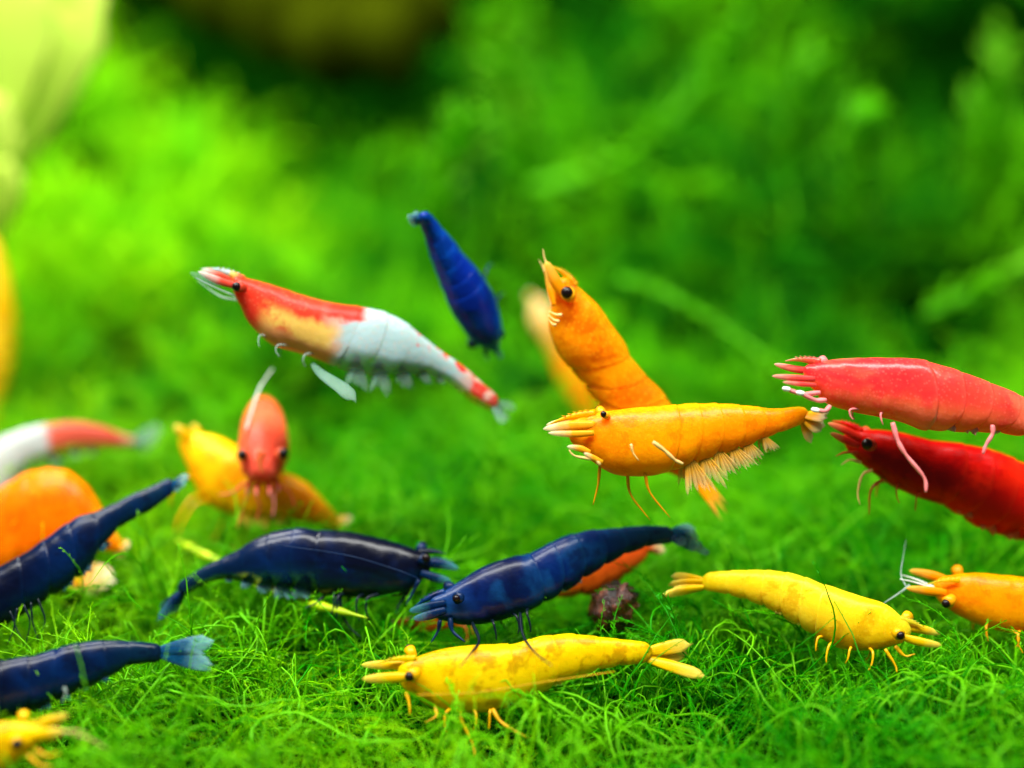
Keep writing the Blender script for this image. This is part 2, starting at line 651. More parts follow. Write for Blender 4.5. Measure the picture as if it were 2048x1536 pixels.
def scatter(name, pts, eul, scl, idx, coll, label):
    me = bpy.data.meshes.new(name)
    me.from_pydata((np.array(pts) * MM).tolist(), [], [])
    a = me.attributes.new('rot', 'FLOAT_VECTOR', 'POINT')
    a.data.foreach_set('vector', np.array(eul, dtype=np.float32).ravel())
    a = me.attributes.new('scl', 'FLOAT', 'POINT')
    a.data.foreach_set('value', np.array(scl, dtype=np.float32))
    a = me.attributes.new('idx', 'INT', 'POINT')
    a.data.foreach_set('value', np.array(idx, dtype=np.int32))
    ob = bpy.data.objects.new(name, me)
    COL.objects.link(ob)
    ng = bpy.data.node_groups.new(name, 'GeometryNodeTree')
    ng.interface.new_socket('Geometry', in_out='INPUT', socket_type='NodeSocketGeometry')
    ng.interface.new_socket('Geometry', in_out='OUTPUT', socket_type='NodeSocketGeometry')
    gi, go = ng.nodes.new('NodeGroupInput'), ng.nodes.new('NodeGroupOutput')
    ip = ng.nodes.new('GeometryNodeInstanceOnPoints')
    ci = ng.nodes.new('GeometryNodeCollectionInfo')
    ci.inputs['Collection'].default_value = coll
    ci.inputs['Separate Children'].default_value = True
    ci.inputs['Reset Children'].default_value = True

    def na(nm, dt):
        n = ng.nodes.new('GeometryNodeInputNamedAttribute')
        n.data_type = dt
        n.inputs['Name'].default_value = nm
        return n.outputs['Attribute']
    er = ng.nodes.new('FunctionNodeEulerToRotation')
    L = ng.links.new
    L(na('rot', 'FLOAT_VECTOR'), er.inputs[0])
    L(gi.outputs[0], ip.inputs['Points'])
    L(ci.outputs[0], ip.inputs['Instance'])
    ip.inputs['Pick Instance'].default_value = True
    L(na('idx', 'INT'), ip.inputs['Instance Index'])
    L(er.outputs[0], ip.inputs['Rotation'])
    L(na('scl', 'FLOAT'), ip.inputs['Scale'])
    L(ip.outputs[0], go.inputs[0])
    md = ob.modifiers.new('sprigs', 'NODES')
    md.node_group = ng
    tag(ob, label, 'moss', kind='stuff')
    return ob


def xwide(y, margin=1.3):
    return (0.36 * (y * 1.05 + 8) + 4) * margin


def slope(x, y, e=3.0):
    n = Vector((-(ground(x + e, y) - ground(x - e, y)) / (2 * e), -(ground(x, y + e) - ground(x, y - e)) / (2 * e), 1)).normalized()
    return n


def tuft_euler(nrm, yaw, amount=1.0):
    nrm = (Vector((0, 0, 1)) * (1 - amount) + nrm * amount).normalized()
    q = Vector((0, 0, 1)).rotation_difference(nrm).to_matrix()
    from mathutils import Matrix
    return tuple((q @ Matrix.Rotation(yaw, 3, 'Z')).to_euler())


# near carpet
pts, eul, scl, idx = [], [], [], []
y = 54.0
while y < 142:
    x = -xwide(y)
    while x < xwide(y):
        px, py = x + rng.normal(0, 1.1), y + rng.normal(0, 1.1)
        x += T_NEAR
        if rng.random() < .05 or (py > 98 and hollow_w((px, py, ground(px, py))) > .35):
            continue
        pts.append((px, py, ground(px, py) - .4))
        eul.append(tuft_euler(slope(px, py), rng.random() * 6.283))
        scl.append(0.9 + 0.3 * rng.random())
        idx.append(rng.integers(0, N_NEAR))
    y += T_NEAR
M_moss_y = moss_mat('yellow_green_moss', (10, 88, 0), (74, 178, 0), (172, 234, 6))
K_near_y = make_tufts('yellow_tuft', near_specs, M_moss_y, 5, T_NEAR * 1.15, 92, 0.85, .55, 1.15, 1.2)
part_y = [p[0] < -9 + 6 * fbm(p[0], p[1], 14, 4.4) - .25 * (p[1] - 90) + rng.normal(0, 2.5) for p in pts]
sel = lambda L_, w_: [q for q, f_ in zip(L_, part_y) if f_ == w_]
scatter('yellow_moss_carpet', sel(pts, True), sel(eul, True), sel(scl, True), [i % 5 for i in sel(idx, True)], K_near_y,
        'yellow green moss carpet around the dark blue shrimp with forked tail')
pts, eul, scl, idx = (sel(q, False) for q in (pts, eul, scl, idx))
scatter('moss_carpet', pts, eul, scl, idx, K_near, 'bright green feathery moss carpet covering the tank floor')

# moss bank behind, with brightness painted into lime coloured tufts at one end
pts, eul, scl, idx = [], [], [], []
lime = ([], [], [], [])
K_lime = make_tufts('lit_bank_tuft', bank_specs, M_lime, 4, 14.0, 14, 0.5, .45, 1.0, 2.0)
y = 120.0
while y < 345:
    k = float(smooth(118, 180, y))
    st_ = 6.5 + 6.5 * k
    x = -xwide(y)
    while x < xwide(y):
        px, py = x + rng.normal(0, st_ * .25), y + rng.normal(0, st_ * .25)
        x += st_
        pz = ground(px, py)
        if hollow_w((px, py, pz)) > 0.36 or fbm(px, py, 16, 9.4) < -0.30:
            continue
        li = px < -26 - .10 * (py - 130) + 9 * fbm(px, py, 20, 2.2) and py > 128
        dst = lime if li else (pts, eul, scl, idx)
        dst[0].append((px, py, pz - 1.0))
        dst[1].append(tuft_euler(slope(px, py), rng.random() * 6.283, .6))
        dst[2].append((0.42 + 0.50 * k) * (0.75 + 0.6 * rng.random()))
        dst[3].append(rng.integers(0, 4 if li else N_BANK))
    y += st_
scatter('moss_bank', pts, eul, scl, idx, K_bank, 'tall blurred green moss bank rising behind the shrimp')
scatter('lime_moss', *lime, K_lime, 'blurred moss at one end of the bank, brightness painted in as lime green')

# long loose filaments lying over the carpet
tm = MB()


def filament(m, p, ang, L, r, branch=2, lift=0.0):
    k = max(8, int(L / 0.8))
    pt = Vector(p)
    a, da = ang, 0
    pts = []
    ph = rng.random() * 6
    for i in range(k + 1):
        q = i / k
        z = ground(pt.x, pt.y) + 4.9 + lift + 1.3 * math.sin(ph + q * 7) * 0.6 - 2.2 * (2 * q - 1) ** 4
        pts.append(Vector((pt.x, pt.y, z)))
        da = 0.75 * da + rng.normal(0, 0.14)
        a += da
        pt = pt + Vector((math.cos(a), math.sin(a), 0)) * (L / k)
    m.tube(pts, [r * (1 - 0.6 * i / k) for i in range(k + 1)], n=6)
    if branch > 0:
        for _ in range(rng.integers(1, 4)):
            i = rng.integers(2, k - 2)
            filament(m, pts[i], ang + rng.choice([-1, 1]) * rng.uniform(.4, .9), L * .45, r * .75, branch - 1, lift)


for _ in range(150):
    y = rng.uniform(62, 92)
    filament(tm, ((rng.random() * 2 - 1) * xwide(y, 1.1), y, 0), rng.choice([0, math.pi]) + rng.normal(0, .5), rng.uniform(6, 14), rng.uniform(.05, .12))
for _ in range(70):
    y = rng.uniform(90, 135)
    filament(tm, ((rng.random() * 2 - 1) * xwide(y, 1.1), y, 0), rng.uniform(0, 6.28), rng.uniform(5, 12), rng.uniform(.08, .15))
th = tm.build('moss_threads', M_thread)
tag(th, 'long pale green moss threads tangled over the carpet', 'moss', kind='stuff')


# ------------------------------------------------------------------ shrimp
M_eye = plain_mat('shrimp_eye', (20, 6, 9), rough=0.3, spec=.25, vary=0.0)
SEG = [0.0, 0.42, 0.52, 0.62, 0.72, 0.81, 0.90, 1.0]


class Shrimp:
    def __init__(self, name, label, stations, d, skin, fin, limb, group=None, wr=0.62, tail_d=0.0, seg=None, front=0.75,
                 mode='side', depth_tip=0.0):
        self.skin, self.fin, self.limb = skin, fin, limb
        self.d, self.tail_d = d, tail_d
        st = []
        n = len(stations)
        for i, q in enumerate(stations):
            if mode == 'free':          # centre x, y, depth, half width (mm), half height (mm), up vector
                st.append(q)
                continue
            (tx, ty), (bx, by) = q
            di = d + tail_d * i / (n - 1)
            a, b = P(tx, ty, di), P(bx, by, di)
            st.append((a, b))
        if mode == 'side':
            A = np.array([list(a) + list(b) for a, b in st])
            R = catmull(A, 12)
            C = (R[:, :3] + R[:, 3:]) / 2
            H = (R[:, :3] - R[:, 3:]) / 2
            HH = np.linalg.norm(H, axis=1)
            U = H / HH[:, None]
            HW = HH * wr
        elif mode == 'top':             # pairs are the two flanks, the back faces the viewer
            A = np.array([list(a) + list(b) for a, b in st])
            R = catmull(A, 12)
            C = (R[:, :3] + R[:, 3:]) / 2
            W = (R[:, :3] - R[:, 3:]) / 2
            HW = np.linalg.norm(W, axis=1)
            HH = HW / wr * 0.8
            T = np.gradient(C, axis=0)
            T /= np.linalg.norm(T, axis=1)[:, None]
            U = np.cross(W / HW[:, None], T)
            if U[len(U) // 2] @ np.array(FWD) > 0:
                U = -U
        else:
            A = np.array([list(P(q[0], q[1], q[2])) + [q[3], q[4]] + list(q[5]) for q in st])
            R = catmull(A, 12)
            C, HW, HH, U = R[:, :3], R[:, 3], R[:, 4], R[:, 5:8]
            U = U / np.linalg.norm(U, axis=1)[:, None]
        seglen = np.linalg.norm(np.diff(C, axis=0), axis=1)
        S = np.concatenate([[0], np.cumsum(seglen)])
        self.len = S[-1]
        S = S / S[-1]
        self.C, self.U, self.HH, self.HW, self.S = C, U, HH, HW, S
        T = np.gradient(C, axis=0)
        self.T = T / np.linalg.norm(T, axis=1)[:, None]
        self.seg = seg or SEG
        zmin = (C - U * HH[:, None])[:, 2].min()
        base = C[len(C) // 2].copy()
        base[2] = zmin
        self.root = empty(name, base)
        tag(self.root, label, 'shrimp', group or 'shrimp over the moss')
        self.body(front)

    def at(self, s):
        f = lambda A: np.array([np.interp(s, self.S, A[:, k]) for k in range(3)])
        c, u, t = f(self.C), f(self.U), f(self.T)
        u /= np.linalg.norm(u)
        t /= np.linalg.norm(t)
        w = np.cross(t, u)
        w /= np.linalg.norm(w)
        if w @ np.array(FWD) > 0:
            w = -w                       # w points towards the viewer
        return Vector(c), Vector(u), Vector(t), Vector(w), float(np.interp(s, self.S, self.HH)), float(np.interp(s, self.S, self.HW))

    def body(self, front):
        m = MB()
        NR = 32
        ss = set(np.linspace(0, 1, 84).tolist())
        for b in self.seg[1:-1]:
            ss |= {b - 0.012, b - 0.004, b, b + 0.003, b + 0.010}
        ss = sorted(ss)
        verts, sv, vv, uv = [], [], [], []
        rings = []
        c0, u0, t0, w0, hh0, hw0 = self.at(0)
        for q, k in ((-front, 0.05), (-front * .92, 0.30), (-front * .75, 0.52), (-front * .5, .74), (-front * .22, .92)):
            rings.append((c0 + t0 * hh0 * q + u0 * hh0 * 0.15 * (1 - k), u0, w0, t0, hh0 * k, hw0 * k, 0.0, 0.0))
        for s in ss:
            c, u, t, w, hh, hw = self.at(s)
            j = max(i for i in range(len(self.seg) - 1) if s >= self.seg[i] - 1e-9)
            f = (s - self.seg[j]) / (self.seg[j + 1] - self.seg[j])
            if j == 0:
                k = 0.985 + 0.025 * f
            else:
                k = 0.978 + 0.03 * min(1, f * 1.2) ** 0.7
            rings.append((c, u, w, t, hh * k, hw * k, s, f if j > 0 else (f ** 6)))
        c, u, t, w, hh, hw = self.at(1.0)
        for q, k in ((.25, .88), (.5, .66), (.68, .4), (.75, .06)):
            rings.append((c + t * hh * q, u, w, t, hh * k, hw * k, 1.0, 0.3))
        for (c, u, w, t, hh, hw, s, f) in rings:
            for k in range(NR):
                th = 2 * math.pi * k / NR
                ct, st = math.cos(th), math.sin(th)
                # back a rounded ridge, flanks fuller low down, belly flat
                y = (abs(ct) ** 0.92) * (1 if ct > 0 else -1)
                x = (abs(st) ** 0.85) * (1 if st > 0 else -1)
                x *= 1.0 - 0.10 * y
                if self.seg[1] < s < .97 and ct < -.15:      # rounded lower edge of each shell plate
                    y *= 1 - .16 * (2 * f - 1) ** 4 * min(1, (-.15 - ct) / .5)
                if s < self.seg[1]:                          # groove across the carapace
                    g_ = s / self.seg[1] - (.34 - .16 * ct)
                    x *= 1 - .05 * math.exp(-(g_ / .045) ** 2)
                lob = 0.0
                if s > self.seg[1] and s < 0.97:
                    lob = 0.016 * self.len * (-(math.cos(2 * th)) * 0.6 - 0.5 * max(0, -ct))
                elif s > self.seg[1] - 0.10 and s <= self.seg[1]:
                    lob = 0.016 * self.len * (-(math.cos(2 * th)) * 0.6) * (s - self.seg[1] + 0.10) / 0.10
                p = c + u * (y * hh) + w * (x * hw) + t * lob
                p += (u * y + w * x) * (hh * (.035 * noise.noise(p * .55) + .018 * noise.noise(p * 1.7)))
                verts.append(p)
                sv.append(s)
                vv.append(ct)
                uv.append(f)
        R = len(rings)
        faces = [(i * NR + k, i * NR + (k + 1) % NR, (i + 1) * NR + (k + 1) % NR, (i + 1) * NR + k) for i in range(R - 1) for k in range(NR)]
        faces += [tuple(range(NR - 1, -1, -1)), tuple((R - 1) * NR + k for k in range(NR))]
        m.add(verts, faces, s=sv, v=vv, u=uv)
        self.body_ob = m.build('body', self.skin, self.root)

    def pd(self, x, y, dz=0.0, s=None):
        return P(x, y, self.d + dz)

    def eye(self, x, y, r, dz, stalk=None, stalk_r=None):
        """black eye at a picture place; stalk = place of the stalk's root"""
        c = self.pd(x, y, dz)
        so = self.root
        if stalk:
            m = MB()
            b = self.pd(stalk[0], stalk[1], stalk[2] if len(stalk) > 2 else dz * 0.4)
            rr = stalk_r or r * 1.15
            m.tube([b, b.lerp(c, .5), b.lerp(c, .9)], [rr * 0.8, rr, rr * 1.05], n=12, s=0.1)
            so = m.build('eye_stalk', self.limb, self.root)
        m = MB()
        m.ball(c, r, 18, 12)
        m.build('eye', M_eye, so)

    def prong(self, pts, w, dz=(0, 0), name='antennal_scale', mat=None, flat=0.6, parent=None):
        """stout tapering head appendage along picture places"""
        P3 = [self.pd(x, y, dz[0] + (dz[1] - dz[0]) * i / (len(pts) - 1)) for i, (x, y) in enumerate(pts)]
        C = catmull(P3, max(3, 14 // (len(pts) - 1)))
        n = len(C)
        rad = [w * 0.5 * (0.75 + 0.25 * math.sin(math.pi * min(1, i / (n - 1) * 1.2))) * (1.0 if i / (n - 1) < 0.72 else max(0.06, math.sqrt(max(0, 1 - ((i / (n - 1) - 0.72) / 0.28) ** 2)))) for i in range(n)]
        m = MB()
        m.tube([Vector(c) for c in C], rad, n=14, flat=flat, ref=UP)
        return m.build(name, mat or self.fin, parent or self.root)

    def line(self, pts, r, name, dz=(0, 0), mat=None, knob=False, taper=0.75, smooth_line=True):
        P3 = []
        for i, q in enumerate(pts):
            f = i / (len(pts) - 1)
            P3.append(self.pd(q[0], q[1], (q[2] if len(q) > 2 else dz[0] + (dz[1] - dz[0]) * f)))
        C = catmull(P3, 6 if smooth_line else 3)
        n = len(C)
        rad = []
        for i in range(n):
            f = i / (n - 1)
            k = 1 - taper * f
            if knob:                     # a jointed leg swells between its joints
                ph = (f * (len(pts) - 1)) % 1.0
                k *= 0.78 + 0.3 * math.sin(math.pi * ph)
            rad.append(r * k)
        m = MB()
        m.tube([Vector(c) for c in C], rad, n=8)
        return m.build(name, mat or self.limb, self.root)

    def fan(self, base, tips, name='tail_fin', dz0=0.0, mat=None, bend=0.0, shape='oval'):
        for (x, y, dz, w, a) in tips:
            b, t = self.pd(base[0], base[1], self.tail_d + dz0), self.pd(x, y, self.tail_d + dz0 + dz)
            ax = (t - b).normalized()
            perp = ax.cross(FWD).normalized()
            wd = perp * math.cos(math.radians(a)) + FWD * math.sin(math.radians(a))
            m = MB()
            m.blade(b, t, w, wd, thick=0.22, root=0.3, bend=perp * bend, shape=shape)
            m.build(name, mat or self.fin, self.root)

    def legs(self, spots, seed=0, length=None, both=True, spread=1.0, fwd=0.0, r=0.10, mat=None, name='leg', zmin=-3.2):
        rd = random.Random(seed)
        for s in spots:
            c, u, t, w, hh, hw = self.at(s)
            for sd in ((1, -1) if both else (1,)):
                L = (length or hh * 1.9) * rd.uniform(.85, 1.15)
                p0 = c - u * hh * .82 + w * sd * hw * .45
                f = rd.uniform(-.8, .8) + fwd
                p1 = p0 + (w * sd * .7 * spread - u * .30 - t * (f * 1.3)) * L * .42
                p2 = p1 + (w * sd * .3 * spread - u * .85 - t * f * .1) * L * .42
                p3 = p2 + (-u * .8 + t * (f * .5 + rd.uniform(-.3, .3)) + w * sd * rd.uniform(-.2, .3)) * L * .32
                C = catmull([p0, p1, p2, p3], 5)
                if sd < 0 and rd.random() < .35:
                    continue
                m = MB()
                n = len(C)
                m.tube([Vector(q) for q in C], [r * (1 - .65 * i / (n - 1)) for i in range(n)], n=7)
                m.build(name, mat or self.limb, self.root)

    def swimmerets(self, spots=(.47, .57, .67, .76, .85), L=0.9, mat=None, both=True, back=0.6, seed=1, w=0.5):
        rd = random.Random(seed)
        for s in spots:
            c, u, t, wv, hh, hw = self.at(s)
            for sd in ((1, -1) if both else (1,)):
                b = c - u * hh * .45 + wv * sd * hw * .4
                tip = b + (-u + t * back * rd.uniform(.7, 1.3) + wv * sd * .15).normalized() * hh * L * rd.uniform(.85, 1.1)
                m = MB()
                for q_ in (-.36, -.22, -.08, .06, .2, .34):
                    tp = b + (tip - b) * rd.uniform(.82, 1.1) + t * (q_ * hh * L)
                    m.blade(b, tp, hh * w * .42, t + wv * .5 * sd, thick=.08, n=7, m=3, root=.5)
                m.build('swimmeret', mat or self.fin, self.root)

    def rostrum(self, base, tip, w=0.55, dz=0.0, teeth=5, mat=None):
        b, t = self.pd(base[0], base[1], dz), self.pd(tip[0], tip[1], dz)
        ax = t - b
        up = ax.cross(FWD).normalized()
        if up.dot(UP) < 0:
            up = -up
        m = MB()
        n = 16
        m.tube([b + ax * (i / n) + up * w * .25 * math.sin(math.pi * i / n) for i in range(n + 1)],
               [w * .5 * (1 - .92 * i / n) for i in range(n + 1)], n=10, flat=.55, ref=up)
        for k in range(teeth):
            q = .15 + .65 * k / teeth
            p = b + ax * q + up * (w * .25 * math.sin(math.pi * q) + w * .4 * (1 - q))
            h = w * .38
            m.tube([p - ax.normalized() * h * .4, p + ax.normalized() * h * .6 + up * h * .55], [h * .3, h * .03], n=5)
        m.build('rostrum', mat or self.skin, self.root)


# ---- colours
YEL = dict(stops=[(0, (220, 174, 0)), (.42, (214, 180, 0)), (.7, (218, 182, 0)), (1, (220, 158, 0))], belly=(206, 156, 0), belly_amt=.6,
           mottle=(148, 104, 0), mottle_amt=.65, mottle_scale=620, mottle_lo=.49, speck=(218, 166, 6), speck_amt=.25, seam_col=(234, 172, 4), seam=.2,
           blotch=(222, 188, 4), blotch_amt=.6, coat=.1)
K_yel = shrimp_mat('yellow_shell', **YEL)
K_yel_pale = shrimp_mat('pale_yellow_shell', stops=[(0, (228, 180, 4)), (.5, (232, 194, 26)), (1, (228, 178, 8))],
                        belly=(220, 160, 0), mottle=(200, 142, 0), mottle_amt=.6, mottle_scale=560, mottle_lo=.49,
                        speck=(236, 200, 50), speck_amt=.25, seam_col=(244, 196, 36), seam=.2, blotch=(234, 194, 36), blotch_amt=.6, coat=.1)
F_yel = fin_mat('yellow_fin', (234, 184, 0), (242, 214, 80), .97, .6)
L_yel = plain_mat('yellow_limb', (230, 168, 4), rough=.35)
K_org = shrimp_mat('orange_shell', stops=[(0, (240, 120, 0)), (.35, (242, 136, 0)), (.5, (238, 108, 0)), (1, (238, 104, 0))],
                   belly=(234, 144, 2), belly_amt=.6, mottle=(206, 90, 0), mottle_amt=.6, mottle_lo=.52, mottle_scale=560,
                   speck=(255, 186, 30), speck_amt=.4, seam_col=(255, 166, 20), seam=.2, blotch=(254, 164, 4), blotch_amt=.5)
K_org_deep = shrimp_mat('deep_orange_shell', stops=[(0, (236, 92, 0)), (.5, (244, 108, 0)), (1, (246, 120, 0))],
                        belly=(230, 84, 0), mottle=(222, 78, 0), mottle_amt=.5, mottle_scale=350, blotch=(248, 130, 4))
K_org_y = shrimp_mat('golden_orange_shell', stops=[(0, (240, 128, 0)), (.5, (242, 142, 0)), (1, (238, 116, 0))],
                     belly=(226, 122, 0), belly_amt=.6, mottle=(216, 104, 0), mottle_amt=.5, mottle_lo=.52, blotch=(246, 154, 0), blotch_amt=.6,
                     speck=(250, 160, 10), speck_amt=.3, seam_col=(250, 150, 10), seam=.15)
K_gold = shrimp_mat('golden_shell', stops=[(0, (236, 186, 10)), (.4, (240, 170, 0)), (1, (238, 136, 0))], belly=(236, 150, 0), mottle=(222, 130, 0), blotch=(244, 190, 10))
F_org = fin_mat('orange_fin', (252, 150, 0), (252, 190, 70), .97, .7)
F_orgw = fin_mat('pale_orange_fin', (252, 170, 20), (252, 236, 190), .95, .55)
L_org = plain_mat('orange_limb', (252, 160, 10), rough=.35)
L_orgp = plain_mat('pale_orange_limb', (253, 200, 120), rough=.35)
K_blue = shrimp_mat('dark_blue_shell', stops=[(0, (2, 4, 22)), (.4, (1, 4, 26)), (.52, (0, 18, 56)), (.8, (0, 20, 50)), (1, (4, 34, 56))],
                    belly=(2, 34, 60), belly_amt=.6, mottle=(2, 8, 34), mottle_amt=.75, mottle_lo=.48, mottle_scale=300,
                    sss=.08, rough=.3, coat=.8, clear_belly=0.0, seam_col=(4, 40, 80), seam=.12, blotch=(0, 28, 76), blotch_amt=.6, blotch_scale=330)
K_blue_clear = shrimp_mat('navy_shell_clear_belly', stops=[(0, (2, 4, 22)), (.4, (1, 4, 26)), (.52, (0, 18, 56)), (.8, (0, 20, 50)), (1, (4, 34, 56))],
                    belly=(0, 46, 50), belly_amt=.7, mottle=(2, 8, 34), mottle_amt=.75, mottle_lo=.48, mottle_scale=300,
                    sss=.08, rough=.3, coat=1.2, clear_belly=.38, seam_col=(4, 40, 80), seam=.12, blotch=(0, 28, 76), blotch_amt=.6, blotch_scale=330)
K_blue_mid = shrimp_mat('royal_blue_shell', stops=[(0, (14, 52, 104)), (.16, (2, 24, 78)), (.3, (0, 8, 44)), (.45, (0, 28, 86)), (.7, (0, 30, 80)), (1, (14, 62, 92))],
                        belly=(0, 20, 66), belly_amt=.5, mottle=(2, 12, 52), mottle_amt=.7, mottle_lo=.49, mottle_scale=330,
                        sss=.1, rough=.34, coat=.9, seam_col=(20, 80, 120), seam=.15, blotch=(10, 62, 112), blotch_amt=.6, blotch_scale=420)
K_blue_hi = shrimp_mat('bright_blue_shell', stops=[(0, (2, 70, 160)), (.3, (0, 26, 110)), (.7, (0, 36, 140)), (1, (0, 50, 136))],
                       belly=(0, 30, 130), mottle=(0, 16, 96), mottle_amt=.6, mottle_lo=.49, mottle_scale=300, sss=.12, rough=.34,
                       coat=.7, seam_col=(10, 80, 180), seam=.12, blotch=(0, 84, 180), blotch_amt=.5)
F_blue = fin_mat('blue_fin', (2, 34, 76), (70, 140, 160), .9, .4)
F_teal = fin_mat('clear_teal_fin', (6, 70, 110), (140, 200, 205), .75, .35)
L_blue = plain_mat('blue_limb', (6, 34, 74), rough=.3)
L_dark = plain_mat('dark_limb', (10, 22, 34), rough=.3)
K_red = shrimp_mat('deep_red_shell', stops=[(0, (168, 14, 4)), (.22, (132, 2, 0)), (.45, (180, 4, 2)), (.8, (210, 18, 4))],
                   belly=(176, 30, 0), belly_amt=.5, mottle=(120, 0, 2), mottle_amt=.6, mottle_lo=.5, mottle_scale=330, sss=.25,
                   seam_col=(236, 60, 30), seam=.12, blotch=(230, 36, 8), blotch_amt=.6, blotch_scale=200)
K_pink = shrimp_mat('rose_red_shell', stops=[(0, (208, 36, 42)), (.3, (214, 42, 46)), (.6, (216, 64, 48)), (1, (208, 46, 38))],
                    belly=(236, 110, 50), belly_amt=.75, mottle=(236, 44, 48), mottle_amt=.5, mottle_lo=.5, mottle_scale=500,
                    speck=(250, 120, 100), speck_amt=.2, coat=1.2, rough=.27, seam_col=(250, 110, 90), seam=.15, blotch=(246, 120, 84), blotch_amt=.6)
F_red = fin_mat('red_fin', (214, 40, 24), (240, 130, 90), .97, .6)
F_pink = fin_mat('rose_fin', (244, 70, 66), (252, 170, 150), .97, .7)
L_red = plain_mat('red_limb', (200, 60, 36), rough=.35)
L_pink = plain_mat('rose_limb', (246, 130, 130), rough=.35)
K_coral = shrimp_mat('coral_shell', stops=[(0, (220, 74, 54)), (.5, (224, 82, 48)), (1, (218, 66, 34))], belly=(234, 66, 46),
                     mottle=(242, 80, 60), mottle_amt=.4, speck=(254, 140, 110), speck_amt=.3)
F_coral = fin_mat('coral_fin', (236, 70, 50), (250, 150, 130), .95, .6)
L_coral = plain_mat('coral_limb', (240, 100, 60), rough=.35)
def red_white_mat():
    m = shrimp_mat('red_and_white_shell', stops=[(0, (206, 50, 30)), (.30, (206, 54, 32)), (.37, (196, 160, 140)), (.40, (158, 180, 182)), (.80, (140, 172, 176)),
                                                 (.87, (180, 150, 144)), (.90, (196, 44, 38)), (1, (204, 70, 60))],
                   jitter=.05, clear_belly=.66, sss=.5, speck=(230, 140, 100), speck_amt=.2, coat=.3)
    nt = m.node_tree
    b = nt.nodes['Principled BSDF']
    col = b.inputs['Base Color'].links[0].from_socket
    s, v = attr(nt, 's'), attr(nt, 'v')
    n = noise_tex(nt, 900, 5, .65)
    nb = noise_tex(nt, 420, 4, .6)

    def rng_(x, lo, hi, amt=1.0):
        r = N(nt, 'ShaderNodeMapRange', interpolation_type='SMOOTHSTEP')
        nt.links.new(x, r.inputs[0])
        r.inputs[1].default_value, r.inputs[2].default_value, r.inputs[4].default_value = lo, hi, amt
        return r.outputs[0]
    mul = lambda *a: a[0] if len(a) == 1 else math_node(nt, 'MULTIPLY', a[0], mul(*a[1:]))
    vj = math_node(nt, 'ADD', v, math_node(nt, 'MULTIPLY', math_node(nt, 'SUBTRACT', nb, .5), 1.1))
    # pale yellow patch on the flank behind the head, peach below
    flank = mul(rng_(s, .06, .14), rng_(s, .40, .33), rng_(vj, .45, .1))
    col = mix_col(nt, mul(flank, rng_(nb, .40, .55, .95)), col, lin((214, 176, 84)))
    col = mix_col(nt, mul(rng_(s, .08, .14), rng_(s, .42, .36), rng_(vj, -.2, -.6, .9)), col, lin((206, 140, 84)))
    # red saddle reaching back over the white, then broken red spots along the back
    col = mix_col(nt, mul(rng_(s, .28, .33), rng_(s, .46, .42), rng_(vj, .45, .65)), col, lin((206, 46, 30)))
    col = mix_col(nt, mul(rng_(s, .62, .66), rng_(vj, .30, .5), rng_(n, .52, .56)), col, lin((196, 34, 26)))
    col = mix_col(nt, mul(rng_(s, .86, .9), rng_(n, .52, .58, .8)), col, lin((216, 180, 170)))
    nt.links.new(col, b.inputs['Base Color'])
    return m


K_rw = red_white_mat()
F_clear = fin_mat('clear_fin', (110, 150, 132), (150, 186, 170), .42, .14)
F_wisp = fin_mat('wispy_fin', (240, 170, 50), (246, 214, 150), .75, .25)
F_rw = fin_mat('red_white_fin', (222, 70, 50), (240, 244, 240), .95, .5)
L_clear = plain_mat('clear_limb', (180, 200, 192), rough=.3, alpha=.4)
L_white = plain_mat('white_limb', (240, 240, 232), rough=.3)
K_wr = shrimp_mat('white_shell_red_tail', stops=[(0, (168, 170, 160)), (.58, (160, 168, 166)), (.62, (180, 76, 56)), (.9, (170, 64, 46)), (1, (180, 130, 110))],
                  jitter=.03, clear_belly=.6, sss=.3)
K_rust = shrimp_mat('rusty_orange_shell', stops=[(0, (150, 60, 8)), (.3, (190, 80, 8)), (.7, (212, 92, 14)), (1, (206, 70, 20))],
                    belly=(216, 100, 20), mottle=(170, 60, 6), mottle_amt=.5, sss=.25)
F_rust = fin_mat('rusty_fin', (200, 80, 20), (226, 214, 150), .9, .5)
L_rust = plain_mat('rusty_limb', (180, 80, 20))
K_peach = shrimp_mat('peach_orange_shell', stops=[(0, (226, 186, 120)), (.25, (220, 160, 70)), (.45, (226, 136, 10)), (1, (226, 126, 0))])


# ---- red and white shrimp swimming above the moss
s = Shrimp('shrimp', 'red and white shrimp with clear belly swimming above the moss',
           [((480, 553), (482, 612)), ((520, 562), (500, 650)), ((570, 578), (545, 690)), ((630, 597), (600, 706)), ((690, 610), (645, 722)),
            ((760, 622), (705, 746)), ((815, 645), (772, 756)), ((856, 680), (832, 752)), ((890, 706), (872, 757)), ((925, 731), (908, 776)),
            ((962, 763), (945, 806)), ((993, 790), (975, 820))], 92.0, K_rw, F_rw, L_red, tail_d=4)
s.eye(473, 573, .30, -.95, (488, 577, -.4))
s.eye(478, 560, .33, 1.2, (492, 568, .5))
s.rostrum((486, 560), (412, 536), .62)
s.prong([(486, 575), (440, 562), (396, 543)], .5, (-.6, -1.2))
s.prong([(484, 566), (440, 550), (402, 538)], .48, (.6, 1.2))
s.prong([(455, 565), (415, 560), (380, 545)], .55, (-.3, -.5), mat=F_clear, name='antennule')
s.line([(470, 592), (430, 575), (392, 556)], .10, 'antenna', (-.8, -1.6), mat=L_clear)
s.line([(476, 600), (440, 592), (396, 562)], .10, 'antenna', (.8, 1.6), mat=L_clear)
s.fan((985, 806), [(1008, 848, -.8, .8, 40), (1032, 815, .8, .8, 40), (1018, 838, .2, .7, 55), (1006, 824, .9, .7, 30)], mat=F_clear)
